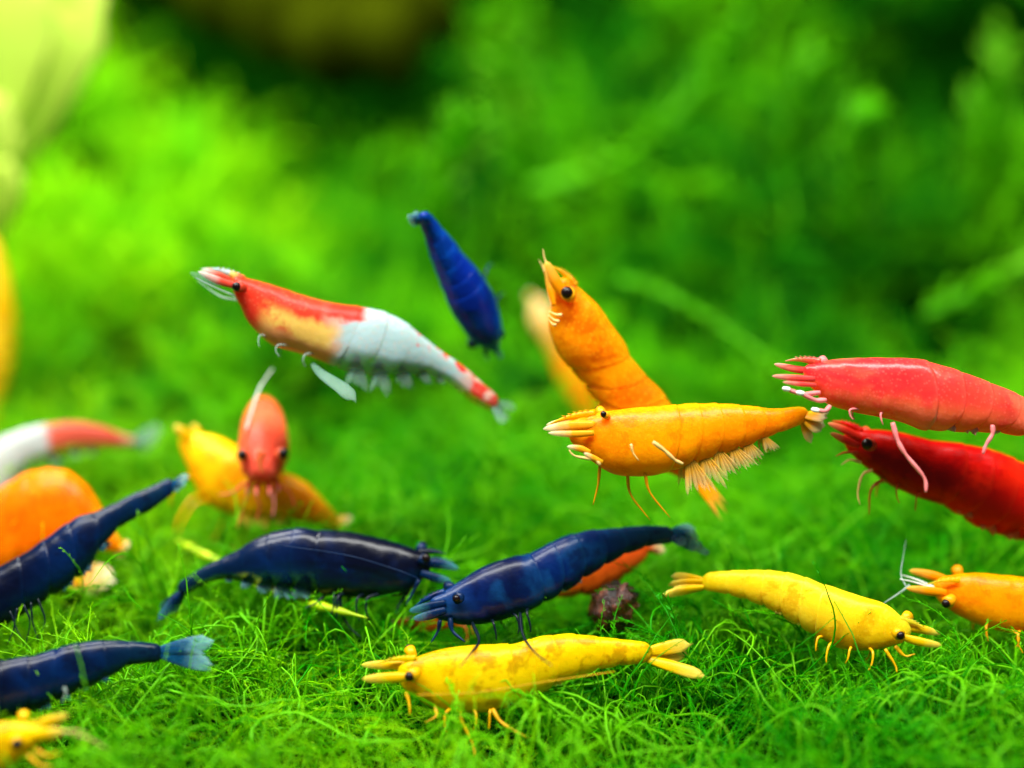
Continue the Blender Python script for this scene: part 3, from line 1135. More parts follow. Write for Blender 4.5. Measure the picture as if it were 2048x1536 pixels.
s.swimmerets((.47, .55, .63, .70, .77), L=.9, mat=F_clear, back=.5)
s.fan((625, 728), [(690, 818, -4.5, 1.0, 35)], name='swimmeret', mat=F_clear, dz0=-4, bend=.8)
s.legs((.14, .24, .34), seed=3, length=1.3, r=.07, mat=L_clear, fwd=.8)

# ---- bright blue shrimp seen from its back
s = Shrimp('shrimp', 'bright blue shrimp swimming with its back turned, above the moss',
           [((972, 694), (1000, 688)), ((936, 668), (1006, 654)), ((902, 615), (990, 606)), ((883, 575), (963, 557)), ((870, 540), (934, 523)),
            ((858, 505), (909, 488)), ((848, 470), (885, 460)), ((838, 445), (868, 440)), ((838, 434), (858, 431))], 98, K_blue_hi, F_teal, L_blue,
           mode='top', tail_d=-5, wr=.75)
s.fan((846, 440), [(815, 436, .4, .6, 30), (820, 446, .6, .6, 30), (826, 428, .8, .6, 30)])
s.eye(1000, 668, .36, .6, (990, 664, .3))
s.eye(944, 688, .36, .6, (952, 680, .3))
s.prong([(985, 688), (996, 705), (1004, 715)], .5, (0, 1))
s.prong([(968, 692), (972, 708), (976, 720)], .5, (0, 1))
s.swimmerets((.5, .6, .7), L=.7)
s.legs((.2, .3), seed=9, r=.1)

# ---- orange shrimp standing upright
s = Shrimp('shrimp', 'orange shrimp rearing upright behind the horizontal golden one',
           [((1134, 556), (1106, 588)), ((1162, 578), (1102, 612)), ((1196, 610), (1097, 642)), ((1223, 648), (1102, 674)), ((1249, 683), (1118, 708)),
            ((1263, 714), (1140, 738)), ((1290, 748), (1166, 768)), ((1326, 786), (1188, 800)), ((1356, 832), (1210, 850)), ((1378, 880), (1255, 905)),
            ((1396, 926), (1318, 938)), ((1408, 950), (1368, 955))], 92.6, K_org, F_org, L_org, tail_d=3.0, front=.5,
           seg=[0, .36, .47, .58, .69, .79, .89, 1.0])
s.eye(1134, 585, .40, -1.25, (1142, 596, -.6), .45)
s.eye(1118, 570, .38, 1.1, (1128, 580, .5), .42)
s.rostrum((1150, 572), (1104, 532), .6, teeth=6)
s.prong([(1128, 590), (1110, 560), (1092, 522)], .75, (-.7, -.9))
s.prong([(1120, 580), (1102, 556), (1088, 528)], .6, (.5, .8))
s.prong([(1108, 612), (1100, 580), (1092, 545)], .45, (-.9, -.6), name='antennule')
s.line([(1092, 526), (1088, 512), (1086, 498)], .06, 'antenna', (-.8, -.8), mat=L_orgp)
s.line([(1090, 545), (1084, 530), (1078, 520)], .05, 'antenna', (.4, .6), mat=L_orgp)
for i, (a, b) in enumerate((((1098, 622), (1124, 630)), ((1097, 630), (1118, 643)), ((1098, 640), (1112, 650)))):
    s.line([b, ((a[0] + b[0]) / 2, (a[1] + b[1]) / 2 + 3), a], .11, 'leg', (-1.5, -1.3), mat=L_orgp)
s.fan((1386, 944), [(1442, 1040, -.5, .7, 15), (1454, 1008, .2, .7, 25), (1432, 1030, .6, .6, 30), (1452, 1024, -.2, .6, 20), (1424, 1016, .3, .5, 20)], shape='point')

# ---- golden orange shrimp, level
s4 = s = Shrimp('shrimp', 'golden orange shrimp hovering level in front of the upright one',
           [((1172, 833), (1146, 888)), ((1207, 822), (1184, 924)), ((1265, 815), (1242, 952)), ((1330, 810), (1312, 950)), ((1386, 807), (1372, 934)),
            ((1440, 806), (1438, 914)), ((1500, 811), (1498, 893)), ((1550, 817), (1546, 872)), ((1588, 814), (1586, 856)), ((1606, 815), (1604, 846))],
           88.6, K_org_y, F_orgw, L_org, tail_d=1.5)
s.eye(1207, 828, .2, -.95, (1216, 834, -.5))
s.eye(1198, 820, .27, 1.0, (1206, 828, .5))
s.rostrum((1190, 830), (1100, 848), .7)
s.prong([(1190, 850), (1140, 852), (1086, 858)], .62, (-.5, -.9), mat=F_orgw)
s.prong([(1188, 866), (1145, 868), (1096, 866)], .42, (-.9, -1.2), mat=F_orgw)
s.prong([(1184, 842), (1140, 842), (1092, 850)], .5, (.6, 1.0), mat=F_orgw)
s.prong([(1180, 905), (1160, 897), (1134, 893)], .4, (-1.2, -1.4), name='maxilliped', mat=F_orgw)
s.prong([(1205, 925), (1185, 915), (1168, 906)], .36, (-1.3, -1.5), name='maxilliped', mat=F_orgw)
s.line([(1200, 930), (1190, 920), (1150, 912), (1138, 900)], .14, 'leg', (-1.3, -1.5), mat=L_orgp, knob=True)
s.line([(1306, 884), (1330, 902), (1350, 920), (1366, 928)], .14, 'leg', (-1.75, -1.55), mat=L_orgp, knob=True, taper=.3)
s.line([(1262, 888), (1266, 905), (1278, 922)], .09, 'leg', (-1.7, -1.6), mat=L_orgp, knob=True)
s.line([(1290, 945), (1300, 985), (1340, 1035)], .12, 'leg', (-.3, 0), mat=L_org, knob=True)
s.line([(1255, 950), (1262, 990), (1300, 1040)], .12, 'leg', (.3, .6), mat=L_org, knob=True)
s.line([(1200, 930), (1196, 970), (1186, 1010)], .12, 'leg', (.3, .6), mat=L_org, knob=True)
s.fan((1600, 830), [(1652, 836, -.6, .8, 40), (1642, 862, -.2, .9, 25), (1622, 884, .3, .8, 30), (1648, 850, .8, .8, 45), (1656, 824, .2, .6, 50)])
s.swimmerets((.47, .53, .59, .65, .72, .8), L=1.25, mat=F_wisp, back=.6, w=.36)
s.fan((1370, 925), [(1395, 955, -.2, .9, 10)], name='swimmeret', mat=F_org, shape='point')

# ---- rose red shrimp, front of the pair
s = Shrimp('shrimp', 'rose red shrimp with white claw tips above the deep red one',
           [((1622, 727), (1630, 782)), ((1656, 720), (1654, 808)), ((1702, 716), (1708, 825)), ((1768, 715), (1778, 838)), ((1850, 721), (1852, 860)),
            ((1935, 747), (1915, 866)), ((2010, 775), (1975, 868)), ((2070, 805), (2040, 875)), ((2130, 840), (2102, 890)), ((2176, 868), (2156, 905))],
           88.0, K_pink, F_pink, L_pink, tail_d=1)
s.eye(1643, 719, .26, .9, (1650, 726, .5))
s.rostrum((1640, 726), (1570, 722), .6)
s.prong([(1632, 742), (1590, 738), (1548, 728)], .46, (.2, .3))
s.prong([(1630, 758), (1590, 756), (1544, 752)], .42, (-.8, -1.1))
s.prong([(1632, 770), (1600, 768), (1565, 764)], .3, (-.9, -1.1), name='antennule')
for q in (((1640, 785), (1605, 788), (1572, 778)), ((1652, 800), (1630, 800), (1600, 786)), ((1660, 812), (1650, 822), (1630, 820))):
    lg = s.line(list(q), .16, 'leg', (-.8, -1.2), knob=True, taper=.2)
    s.prong([(q[-1][0] + 8, q[-1][1] + 1), (q[-1][0], q[-1][1]), (q[-1][0] - 8, q[-1][1] - 2)], .32, (-1.2, -1.25), name='claw', mat=L_white, flat=.8, parent=lg)
s.line([(1785, 845), (1795, 880), (1812, 910), (1848, 955), (1852, 985)], .16, 'leg', (-1.2, -1.6), knob=True, taper=.35)
s.line([(1985, 850), (1985, 868), (1972, 890), (1966, 908)], .15, 'leg', (-1.2, -1.4), knob=True, taper=.3)
s.legs((.16, .24), seed=8, length=1.1, r=.09, fwd=.6)
s.swimmerets((.46, .56, .66), L=.5)
s.fan((2170, 886), [(2230, 930, -.5, 1, 30), (2240, 905, .5, 1, 30)])

# ---- deep red shrimp
s = Shrimp('shrimp', 'deep red shrimp slanting down beneath the rose red one',
           [((1704, 860), (1700, 905)), ((1742, 858), (1736, 938)), ((1802, 865), (1786, 974)), ((1866, 880), (1840, 996)), ((1935, 890), (1890, 1012)),
            ((1995, 903), (1942, 1046)), ((2047, 925), (1990, 1068)), ((2100, 960), (2048, 1082)), ((2150, 1000), (2110, 1092)), ((2190, 1040), (2165, 1098))],
           92.0, K_red, F_red, L_red, tail_d=3)
s.eye(1734, 888, .36, -1.1, (1746, 892, -.6))
s.eye(1728, 862, .3, 1.0, (1738, 868, .5))
s.rostrum((1722, 864), (1664, 842), .6)
s.prong([(1722, 876), (1690, 860), (1656, 846)], .5, (-.5, -.8))
s.prong([(1718, 892), (1690, 880), (1660, 866)], .5, (-.9, -1.2))
s.line([(1715, 905), (1690, 905), (1672, 912)], .12, 'antenna', (-.6, -1))
s.line([(1745, 940), (1725, 950), (1716, 985), (1720, 1010)], .12, 'leg', (-.4, -.8), mat=L_orgp, knob=True)
s.line([(1765, 958), (1742, 980), (1738, 1030)], .12, 'leg', (.2, 0), knob=True)
s.line([(1722, 925), (1700, 920), (1682, 930)], .12, 'leg', (-.2, -.4), mat=L_orgp, knob=True)
s.legs((.2, .3), seed=5, length=1.6, r=.08)
s.swimmerets((.46, .56, .66), L=.6)
s.fan((2180, 1070), [(2230, 1120, -.5, 1, 30), (2245, 1090, .5, 1, 30)])

# ---- coral shrimp facing the viewer
up7 = [tuple(UP * a_ - FWD * b_) for a_, b_ in ((.75, .66), (.8, .6), (.8, .6), (.8, .6), (.82, .57), (.85, .52), (.9, .44), (.9, .44))]
hw7 = [(525, 950, 96.5, 26), (525, 930, 97.2, 42), (526, 905, 98.3, 49), (527, 880, 99.5, 49), (527, 855, 101, 45), (527, 832, 102.4, 37), (526, 815, 103.6, 26), (525, 804, 105, 14)]
s = Shrimp('shrimp', 'coral shrimp facing forward with two dark eyes, in front of a yellow shrimp',
           [(x, y, d, w * d / FPX, w * d / FPX * .9, u) for (x, y, d, w), u in zip(hw7, up7)], 98.5, K_coral, F_coral, L_coral, mode='free', front=.5)
s.eye(484, 909, .34, -2.3, (498, 914, -1.2))
s.eye(567, 906, .34, -2.3, (553, 911, -1.2))
s.prong([(518, 955), (514, 975), (512, 992)], .6, (-1, -2.2))
s.prong([(534, 955), (538, 975), (540, 992)], .6, (-1, -2.2))
s.prong([(503, 950), (498, 972), (494, 990)], .55, (-.5, -1.2))
s.prong([(549, 950), (554, 972), (556, 985)], .55, (-.5, -1.2))
s.rostrum((526, 902), (525, 946), .7, dz=-3.2, teeth=3)
s.line([(492, 862), (504, 820), (520, 775), (545, 738)], .11, 'antenna', (-1.5, 1), mat=L_white)
s.line([(500, 985), (488, 1010), (474, 1060)], .12, 'leg', (-1, -1), knob=True)
s.line([(492, 965), (465, 985), (436, 990)], .12, 'leg', (-.8, -1), knob=True)
s.line([(545, 985), (548, 1010), (545, 1036)], .12, 'leg', (-1, -1.3), mat=L_pink, knob=True)
s.line([(556, 970), (580, 985), (590, 1020)], .12, 'leg', (-.6, -.6), knob=True)
s.line([(512, 990), (520, 1015), (510, 1045)], .12, 'leg', (-1, -1), knob=True)

# ---- yellow shrimp behind the coral one
s = Shrimp('shrimp', 'blurred yellow shrimp lying behind the coral one, white tail tips',
           [((378, 866), (364, 905)), ((420, 868), (385, 952)), ((462, 885), (408, 1000)), ((512, 915), (452, 1026)), ((562, 940), (512, 1038)),
            ((610, 962), (572, 1042)), ((642, 993), (612, 1047)), ((672, 1026), (655, 1056))], 102.5, K_gold, F_yel, L_yel, tail_d=-2)
s.prong([(382, 882), (366, 866), (348, 850)], .8, (-.5, -1))
s.prong([(400, 880), (392, 862), (384, 848)], .7, (.5, .6))
s.fan((662, 1040), [(704, 1042, -.4, .9, 30), (694, 1060, .2, .9, 30), (678, 1068, .6, .8, 30)], mat=F_orgw)
s.legs((.15, .25, .33), seed=12, r=.14)
s.swimmerets((.5, .6, .7), L=.7)

# ---- white shrimp with red tail
s = Shrimp('shrimp', 'blurred white shrimp with a reddish tail over the orange one',
           [((-110, 1010), (-50, 1120)), ((-60, 940), (-15, 1070)), ((-10, 882), (18, 1004)), ((45, 856), (56, 950)), ((100, 846), (105, 922)), ((150, 843), (150, 908)), ((200, 850), (196, 904)),
            ((240, 864), (235, 900)), ((268, 875), (262, 894))], 106, K_wr, F_clear, L_clear, tail_d=4)
s.fan((262, 884), [(322, 856, -.5, 1.2, 20), (312, 880, .3, 1.0, 30), (298, 896, .7, 1.0, 30)])
s.swimmerets((.6, .7, .78), L=.8, mat=F_clear)

# ---- big orange shrimp under it
s = Shrimp('shrimp', 'blurred deep orange shrimp half hidden behind a dark blue one',
           [((-150, 1040), (-130, 1170)), ((-80, 1008), (-60, 1180)), ((-15, 985), (-10, 1175)), ((52, 945), (40, 1158)), ((110, 935), (92, 1138)), ((156, 952), (132, 1124)),
            ((192, 996), (168, 1112)), ((222, 1050), (202, 1106)), ((243, 1080), (230, 1104))], 101, K_org_deep, F_orgw, L_org, tail_d=-1, wr=.5)
s.fan((235, 1090), [(258, 1092, -.4, .8, 30), (246, 1114, .2, .8, 30)])
s.fan((110, 1140), [(228, 1160, -1.5, 1.9, 20), (200, 1180, -1, 1.5, 20)], name='swimmeret', mat=F_orgw)

# ---- dark blue shrimp, tail raised
s = Shrimp('shrimp', 'dark blue shrimp with its tail raised in front of the deep orange one',
           [((-200, 1235), (-165, 1320)), ((-130, 1190), (-90, 1300)), ((-60, 1158), (-40, 1278)), ((0, 1132), (10, 1252)), ((60, 1098), (75, 1212)), ((110, 1063), (130, 1178)),
            ((160, 1031), (180, 1138)), ((200, 1018), (216, 1084)), ((245, 998), (255, 1046)), ((290, 977), (298, 1024)), ((334, 958), (342, 990))], 92.0, K_blue, F_blue, L_blue, tail_d=3)
s.fan((336, 975), [(376, 952, -.5, .7, 30), (370, 966, .3, .7, 40), (362, 976, -.2, .6, 30)], mat=F_teal)
for k in range(5):
    x = 20 + 14 * k
    s.line([(x, 1222 - 6 * k), (x + (9, -4, 12, 3, 14)[k], 1252 - 3 * k), (x + (-6, 10, 0, 16, 4)[k], 1278 + (12, 0, 22, 6, -8)[k])], .08, 'leg', (-1, -1.4), mat=L_dark, knob=True)
s.swimmerets((.55, .63, .71), L=.5)

# ---- dark blue shrimp in the middle of the carpet
s = Shrimp('shrimp', 'dark blue shrimp with glossy back meeting the other blue shrimp head on',
           [((845, 1106), (838, 1165)), ((815, 1092), (810, 1188)), ((765, 1076), (765, 1195)), ((705, 1066), (705, 1193)), ((640, 1059), (645, 1190)),
            ((575, 1057), (586, 1187)), ((520, 1072), (536, 1181)), ((470, 1101), (490, 1168)), ((425, 1124), (440, 1161)), ((386, 1146), (398, 1176)), ((360, 1164), (372, 1190))],
           93.2, K_blue_clear, F_blue, L_blue, tail_d=0)
s.eye(846, 1092, .3, .8, (838, 1102, .4))
s.eye(852, 1116, .3, -1.0, (842, 1124, -.5))
s.rostrum((838, 1106), (893, 1108), .5)
s.prong([(842, 1128), (880, 1128), (918, 1137)], .62, (-.4, -.8))
s.prong([(842, 1146), (872, 1156), (902, 1162)], .6, (-.8, -1.2))
s.prong([(842, 1120), (880, 1122), (908, 1128)], .45, (.5, .8))
s.line([(842, 1160), (800, 1142), (700, 1112), (600, 1096), (540, 1088)], .04, 'antenna', (-1.2, -2.1), mat=L_blue, taper=.4)
s.line([(838, 1160), (828, 1180), (812, 1210)], .16, 'leg', (-.8, -1), mat=L_blue, knob=True)
s.line([(820, 1180), (800, 1205), (790, 1230)], .12, 'leg', (-.2, -.6), mat=L_dark, knob=True)
s.line([(680, 1188), (683, 1225), (700, 1255), (722, 1275)], .13, 'leg', (-.6, -1.5), mat=L_dark, knob=True)
s.line([(650, 1190), (632, 1206), (606, 1218)], .1, 'leg', (-.6, -1.2), mat=L_dark, knob=True)
s.legs((.15, .22, .3, .36), seed=15, length=2.0, r=.11, mat=L_dark)
s.swimmerets((.48, .56, .64, .72, .8), L=.6, mat=F_teal, back=.3, w=.7)
s.fan((368, 1178), [(316, 1240, -.8, .6, 30), (328, 1228, -.3, .8, 30), (346, 1224, .4, .7, 40), (322, 1218, .7, .7, 40)])

# ---- royal blue shrimp
s = Shrimp('shrimp', 'royal blue shrimp with clear teal tail lying along the rusty orange one',
           [((870, 1192), (882, 1240)), ((915, 1165), (930, 1250)), ((965, 1133), (985, 1245)), ((1020, 1115), (1045, 1226)), ((1062, 1106), (1086, 1206)),
            ((1120, 1076), (1142, 1178)), ((1180, 1060), (1200, 1140)), ((1245, 1054), (1258, 1108)), ((1295, 1051), (1308, 1092)), ((1334, 1053), (1338, 1087))],
           90.3, K_blue_mid, F_teal, L_blue, tail_d=3)
s.eye(913, 1197, .25, -1.1, (922, 1194, -.7), .36)
s.eye(895, 1172, .3, .9, (906, 1176, .5))
s.rostrum((890, 1186), (826, 1216), .6)
s.prong([(892, 1206), (855, 1214), (818, 1222)], .62, (-.5, -.9), mat=F_blue)
s.prong([(892, 1220), (860, 1230), (826, 1238)], .6, (-.9, -1.2), mat=F_blue)
s.line([(900, 1236), (905, 1262), (930, 1284)], .2, 'leg', (-.6, -1.2), knob=True)
s.line([(945, 1246), (958, 1282), (940, 1308), (920, 1334)], .13, 'leg', (-1, -7.5), mat=L_dark, knob=True)
s.line([(1040, 1226), (1046, 1270), (1070, 1305), (1104, 1332)], .12, 'leg', (-1, -7.5), mat=L_dark, knob=True)
s.line([(880, 1240), (876, 1262), (862, 1285)], .16, 'leg', (-.2, -.8), knob=True)
s.legs((.2, .28, .35), seed=16, length=1.8, r=.11, mat=L_dark)
s.fan((1334, 1068), [(1402, 1094, -.6, 1.0, 15), (1394, 1072, .2, 1.0, 25), (1418, 1106, -.2, .7, 40), (1388, 1056, .8, .9, 30), (1372, 1088, -.8, .7, 20)])
s.swimmerets((.48, .56), L=.4)

# ---- rusty orange shrimp under the royal blue one
s = Shrimp('shrimp', 'rusty orange shrimp almost hidden under the royal blue one',
           [((806, 1238), (806, 1262)), ((860, 1226), (868, 1262)), ((920, 1200), (932, 1248)), ((985, 1170), (1000, 1236)), ((1050, 1140), (1068, 1208)),
            ((1110, 1125), (1130, 1194)), ((1170, 1110), (1190, 1187)), ((1220, 1095), (1242, 1162)), ((1258, 1082), (1280, 1130)), ((1280, 1075), (1294, 1112))],
           95.0, K_rust, F_rust, L_rust, tail_d=1, wr=.5)
s.prong([(812, 1246), (796, 1246), (780, 1244)], .5, (-.4, -.8))
s.prong([(812, 1254), (796, 1258), (778, 1256)], .5, (.2, .2))
s.eye(824, 1240, .25, -.7, (832, 1244, -.3))
s.fan((1285, 1095), [(1320, 1088, -.5, .7, 30), (1330, 1100, 0, .7, 30)])
s.legs((.2, .3), seed=22, length=1.6, r=.1)

# ---- dark blue shrimp whose fan tail is open
s = Shrimp('shrimp', 'dark blue shrimp with open forked pale blue tail lying in yellow green moss',
           [((-220, 1395), (-215, 1440)), ((-130, 1358), (-120, 1452)), ((-60, 1336), (-60, 1452)), ((0, 1320), (0, 1438)), ((68, 1310), (70, 1422)), ((137, 1289), (140, 1391)),
            ((205, 1280), (208, 1362)), ((256, 1281), (258, 1335)), ((290, 1284), (290, 1327)), ((314, 1288), (312, 1324))], 84.0, K_blue, F_blue, L_blue, tail_d=2)
s.fan((305, 1304), [(425, 1282, -.4, 1.0, 12), (424, 1330, -.4, 1.0, 12), (405, 1308, .5, .7, 30), (395, 1288, .8, .8, 30), (395, 1328, .6, .8, 30)], mat=F_teal)
s.swimmerets((.55, .63, .71, .78), L=.55)
s.line([(128, 1375), (132, 1385), (126, 1402)], .1, 'leg', (-1.6, -1.8), mat=L_clear, knob=True)
s.legs((.25, .32), seed=17, length=1.8, r=.11, mat=L_dark)

# ---- yellow head at the edge of the carpet
s = Shrimp('shrimp', 'yellow shrimp with stubby feelers beside the dark blue one with forked tail',
           [((80, 1450), (62, 1500)), ((45, 1443), (24, 1532)), ((0, 1443), (-18, 1560)), ((-60, 1450), (-75, 1582)), ((-140, 1468), (-150, 1592)),
            ((-220, 1490), (-230, 1585)), ((-290, 1515), (-295, 1575)), ((-340, 1535), (-340, 1565))], 80.0, K_yel, F_yel, L_yel, wr=.6)
s.eye(34, 1488, .31, -1.35, (34, 1478, -.9), .36)
s.eye(46, 1428, .26, 1.0, (50, 1440, .6), .32)
s.prong([(70, 1452), (104, 1440), (138, 1430)], .62, (.3, .5))
s.prong([(66, 1474), (95, 1468), (128, 1462)], .7, (-.9, -1.3))
s.line([(124, 1463), (150, 1462), (175, 1466)], .05, 'antenna', (-1.3, -1.5), mat=L_orgp)
s.line([(124, 1464), (155, 1470), (185, 1480), (215, 1498)], .05, 'antenna', (-1.3, -1.2), mat=L_orgp)
s.rostrum((62, 1450), (100, 1452), .5)
s.line([(70, 1500), (95, 1512), (120, 1505)], .14, 'leg', (-1, -1.4), knob=True)
s.line([(55, 1510), (80, 1530), (110, 1535)], .14, 'leg', (-1, -1.2), knob=True)

# ---- yellow shrimp on the carpet's front
s = Shrimp('shrimp', 'mottled yellow shrimp on the moss, touched by the royal blue one\'s dark legs',
           [((826, 1316), (815, 1385)), ((870, 1301), (865, 1414)), ((930, 1292), (925, 1424)), ((1000, 1288), (992, 1420)), ((1042, 1284), (1042, 1400)),
            ((1088, 1271), (1092, 1382)), ((1145, 1267), (1150, 1356)), ((1215, 1275), (1217, 1337)), ((1262, 1280), (1263, 1330)), ((1290, 1284), (1288, 1326))],
           86.2, K_yel, F_yel, L_yel, tail_d=1.5)
s.eye(819, 1353, .30, -1.45, (836, 1343, -.9), .38)
s.eye(818, 1297, .27, 1.0, (826, 1312, .5), .34)
s.prong([(826, 1331), (780, 1330), (722, 1330)], .62, (.1, .3))
s.prong([(820, 1354), (775, 1356), (724, 1358)], .66, (-.9, -1.2))
s.rostrum((832, 1318), (756, 1326), .5, dz=-.2)
s.line([(812, 1384), (818, 1405), (820, 1430)], .14, 'leg', (-.8, -1.4), knob=True)
s.line([(920, 1422), (925, 1445), (946, 1490), (950, 1515)], .13, 'leg', (-.8, -2), knob=True)
s.line([(985, 1418), (1000, 1442), (1030, 1462), (1060, 1478)], .14, 'leg', (-.8, -2), knob=True)
s.line([(870, 1412), (872, 1432), (850, 1445)], .12, 'leg', (-.8, -1.6), knob=True)
s.legs((.18, .26, .34), seed=19, length=1.7, r=.11)
s.line([(835, 1390), (950, 1385), (1080, 1365), (1230, 1343)], .035, 'antenna', (-2.6, -1.2), mat=L_yel, taper=.3)
s.fan((1282, 1305), [(1378, 1288, .5, .9, 15), (1372, 1308, .8, 1.0, 20), (1352, 1322, 1.2, .8, 30)])
s.fan((1284, 1316), [(1410, 1352, -.6, .8, 25), (1372, 1340, -.2, .8, 30)])
s.swimmerets((.5, .6), L=.4)

# ---- pale yellow shrimp heading the other way
s = Shrimp('shrimp', 'pale yellow shrimp lying on the moss, head towards the golden orange face',
           [((1806, 1236), (1798, 1288)), ((1775, 1210), (1765, 1298)), ((1732, 1195), (1717, 1301)), ((1700, 1185), (1674, 1294)), ((1660, 1172), (1640, 1276)),
            ((1605, 1152), (1590, 1250)), ((1550, 1141), (1540, 1222)), ((1490, 1140), (1487, 1200)), ((1445, 1142), (1440, 1187)), ((1418, 1145), (1415, 1182))],
           88.5, K_yel_pale, F_yel, L_yel, tail_d=3)
s.eye(1801, 1271, .27, -1.3, (1790, 1262, -.8), .36)
s.eye(1818, 1230, .24, .9, (1808, 1240, .5), .34)
s.prong([(1805, 1254), (1840, 1258), (1882, 1268)], .58, (.1, .3))
s.prong([(1808, 1275), (1842, 1284), (1884, 1291)], .55, (-.9, -1.2))
s.rostrum((1800, 1240), (1850, 1258), .5, dz=-.1)
s.line([(1790, 1292), (1810, 1312), (1830, 1308)], .14, 'leg', (-.8, -1.2), knob=True)
s.line([(1770, 1298), (1790, 1330), (1794, 1345)], .12, 'leg', (-.8, -1.2), knob=True)
s.legs((.15, .22, .3, .36), seed=20, length=1.6, r=.11)
s.fan((1422, 1164), [(1346, 1154, .6, .8, 20), (1340, 1170, .3, .8, 30), (1352, 1162, .9, .8, 30)])
s.fan((1420, 1174), [(1328, 1188, -.6, .65, 25), (1345, 1180, -.2, .7, 30)])
s.swimmerets((.5, .6), L=.4)

# ---- golden orange face coming in
s = Shrimp('shrimp', 'golden orange shrimp with white feelers facing the pale yellow one',
           [((1890, 1152), (1890, 1214)), ((1935, 1145), (1930, 1238)), ((1990, 1147), (1990, 1260)), ((2050, 1156), (2050, 1268)), ((2110, 1168), (2110, 1262)),
            ((2180, 1185), (2180, 1252)), ((2250, 1205), (2250, 1246)), ((2300, 1220), (2300, 1242))], 91.5, K_org_y, F_org, L_org)
s.eye(1892, 1207, .28, -1.3, (1906, 1196, -.9), .38)
s.eye(1913, 1136, .25, 1.0, (1918, 1150, .5), .36)
s.prong([(1895, 1160), (1860, 1150), (1818, 1141)], .6, (.4, .6))
s.prong([(1892, 1186), (1858, 1182), (1812, 1176)], .6, (-.9, -1.1))
s.rostrum((1920, 1160), (1850, 1170), .42, dz=-.8, mat=K_yel_pale)
s.line([(1870, 1178), (1830, 1165), (1800, 1158)], .09, 'antennule', (-.4, -.8), mat=L_white)
s.line([(1870, 1176), (1835, 1160), (1804, 1150)], .09, 'antennule', (0, .2), mat=L_white)
s.line([(1812, 1172), (1802, 1150), (1806, 1115), (1812, 1080)], .06, 'antenna', (-.9, .5), mat=L_clear)
s.line([(1820, 1170), (1800, 1185), (1765, 1208)], .10, 'antenna', (-1, -1), mat=L_clear)
s.legs((.2, .28, .36), seed=21, length=1.6, r=.11)

# ---- yellow shrimp far left, out of focus
s = Shrimp('shrimp', 'bright yellow blurred shrimp hanging upright beneath the broad pale leaves',
           [((-40, 480), (2, 500)), ((-80, 545), (18, 555)), ((-98, 620), (28, 630)), ((-96, 690), (30, 698)), ((-82, 755), (20, 755)), ((-62, 810), (4, 806)), ((-48, 860), (-6, 856))],
           126, K_yel_pale, F_yel, L_yel)
s.fan((-30, 862), [(-30, 905, 0, 1.2, 20), (-8, 895, .4, 1.2, 20)])

# ---- small peach shrimp behind the upright one
s = Shrimp('shrimp', 'peach and orange blurred shrimp half hidden behind the upright orange one',
           [((1092, 604), (1062, 612)), ((1112, 634), (1062, 648)), ((1142, 690), (1094, 700)), ((1170, 740), (1112, 752)), ((1190, 795), (1138, 802)), ((1198, 838), (1164, 846))],
           128, K_peach, F_orgw, L_orgp)
s.prong([(1074, 606), (1064, 596), (1058, 586)], .7, (0, 0), mat=F_orgw)

# ------------------------------------------------------------------ small things on the carpet
# dark pitted stone
rd = random.Random(5)
st = MB()
c = P(1226, 1218, 92.5)
nv, mv = 26, 18
verts = []
for i in range(mv + 1):
    ph = math.pi * i / mv
    for k in range(nv):
        th_ = 2 * math.pi * k / nv
        d = Vector((math.sin(ph) * math.cos(th_), math.sin(ph) * math.sin(th_), math.cos(ph)))
        rr = 1.0 + .34 * noise.noise(d * 2.1 + Vector((3, 1, 7))) + .22 * noise.noise(d * 5.3) + .10 * noise.noise(d * 11)
        verts.append(c + Vector((d.x * 1.5 + .25 * d.z, d.y * 1.4, d.z * 1.75)) * rr)
faces = [(i * nv + k, (i + 1) * nv + k, (i + 1) * nv + (k + 1) % nv, i * nv + (k + 1) % nv) for i in range(mv) for k in range(nv)]
st.add(verts, faces)
M_stone, nt, b = new_mat('pitted_stone')
nt.links.new(ramp(nt, noise_tex(nt, 900, 5, .7), [(.35, lin((20, 10, 10))), (.5, lin((72, 36, 28))), (.6, lin((140, 74, 48))), (.72, lin((170, 146, 138)))]), b.inputs['Base Color'])
b.inputs['Roughness'].default_value = .22
bp = N(nt, 'ShaderNodeBump')
bp.inputs['Distance'].default_value = .0003
nt.links.new(noise_tex(nt, 1600, 5, .7), bp.inputs['Height'])
nt.links.new(bp.outputs[0], b.inputs['Normal'])
stone = st.build('stone', M_stone, origin=c)
tag(stone, 'dark brown pitted stone sunk in the moss below the royal blue shrimp', 'stone')


# pale stems lying in the moss
def stem_thing(name, label, pts, r, mat, cat='stem', nodes=True, knots=()):
    P3 = [P(x, y, d) for x, y, d in pts]
    C = catmull(P3, 10)
    e = MB()
    n = len(C)
    e.tube([Vector(q) for q in C], [r * min(1, .15 + i / 6, .1 + (n - 1 - i) / 8) * (1 + .12 * math.sin(i * 1.3)) for i in range(n)], n=10)
    o = e.build(name, mat, origin=P3[0])
    tag(o, label, cat)
    return o


M_stem = plain_mat('yellow_green_stem', (176, 206, 20), rough=.4, vary=.2, scale=500)
stem_thing('plant_runner', 'pale yellow green stem lying under the glossy dark blue shrimp', [(352, 1080, 100.5), (405, 1108, 99), (470, 1140, 97.5), (560, 1188, 94.5), (640, 1212, 92.5), (735, 1236, 91)], .3, M_stem)

# fronds standing out of focus in front of the bank
M_frond = moss_mat('frond', (56, 156, 4), (100, 200, 4), (170, 232, 60), wscale=40)


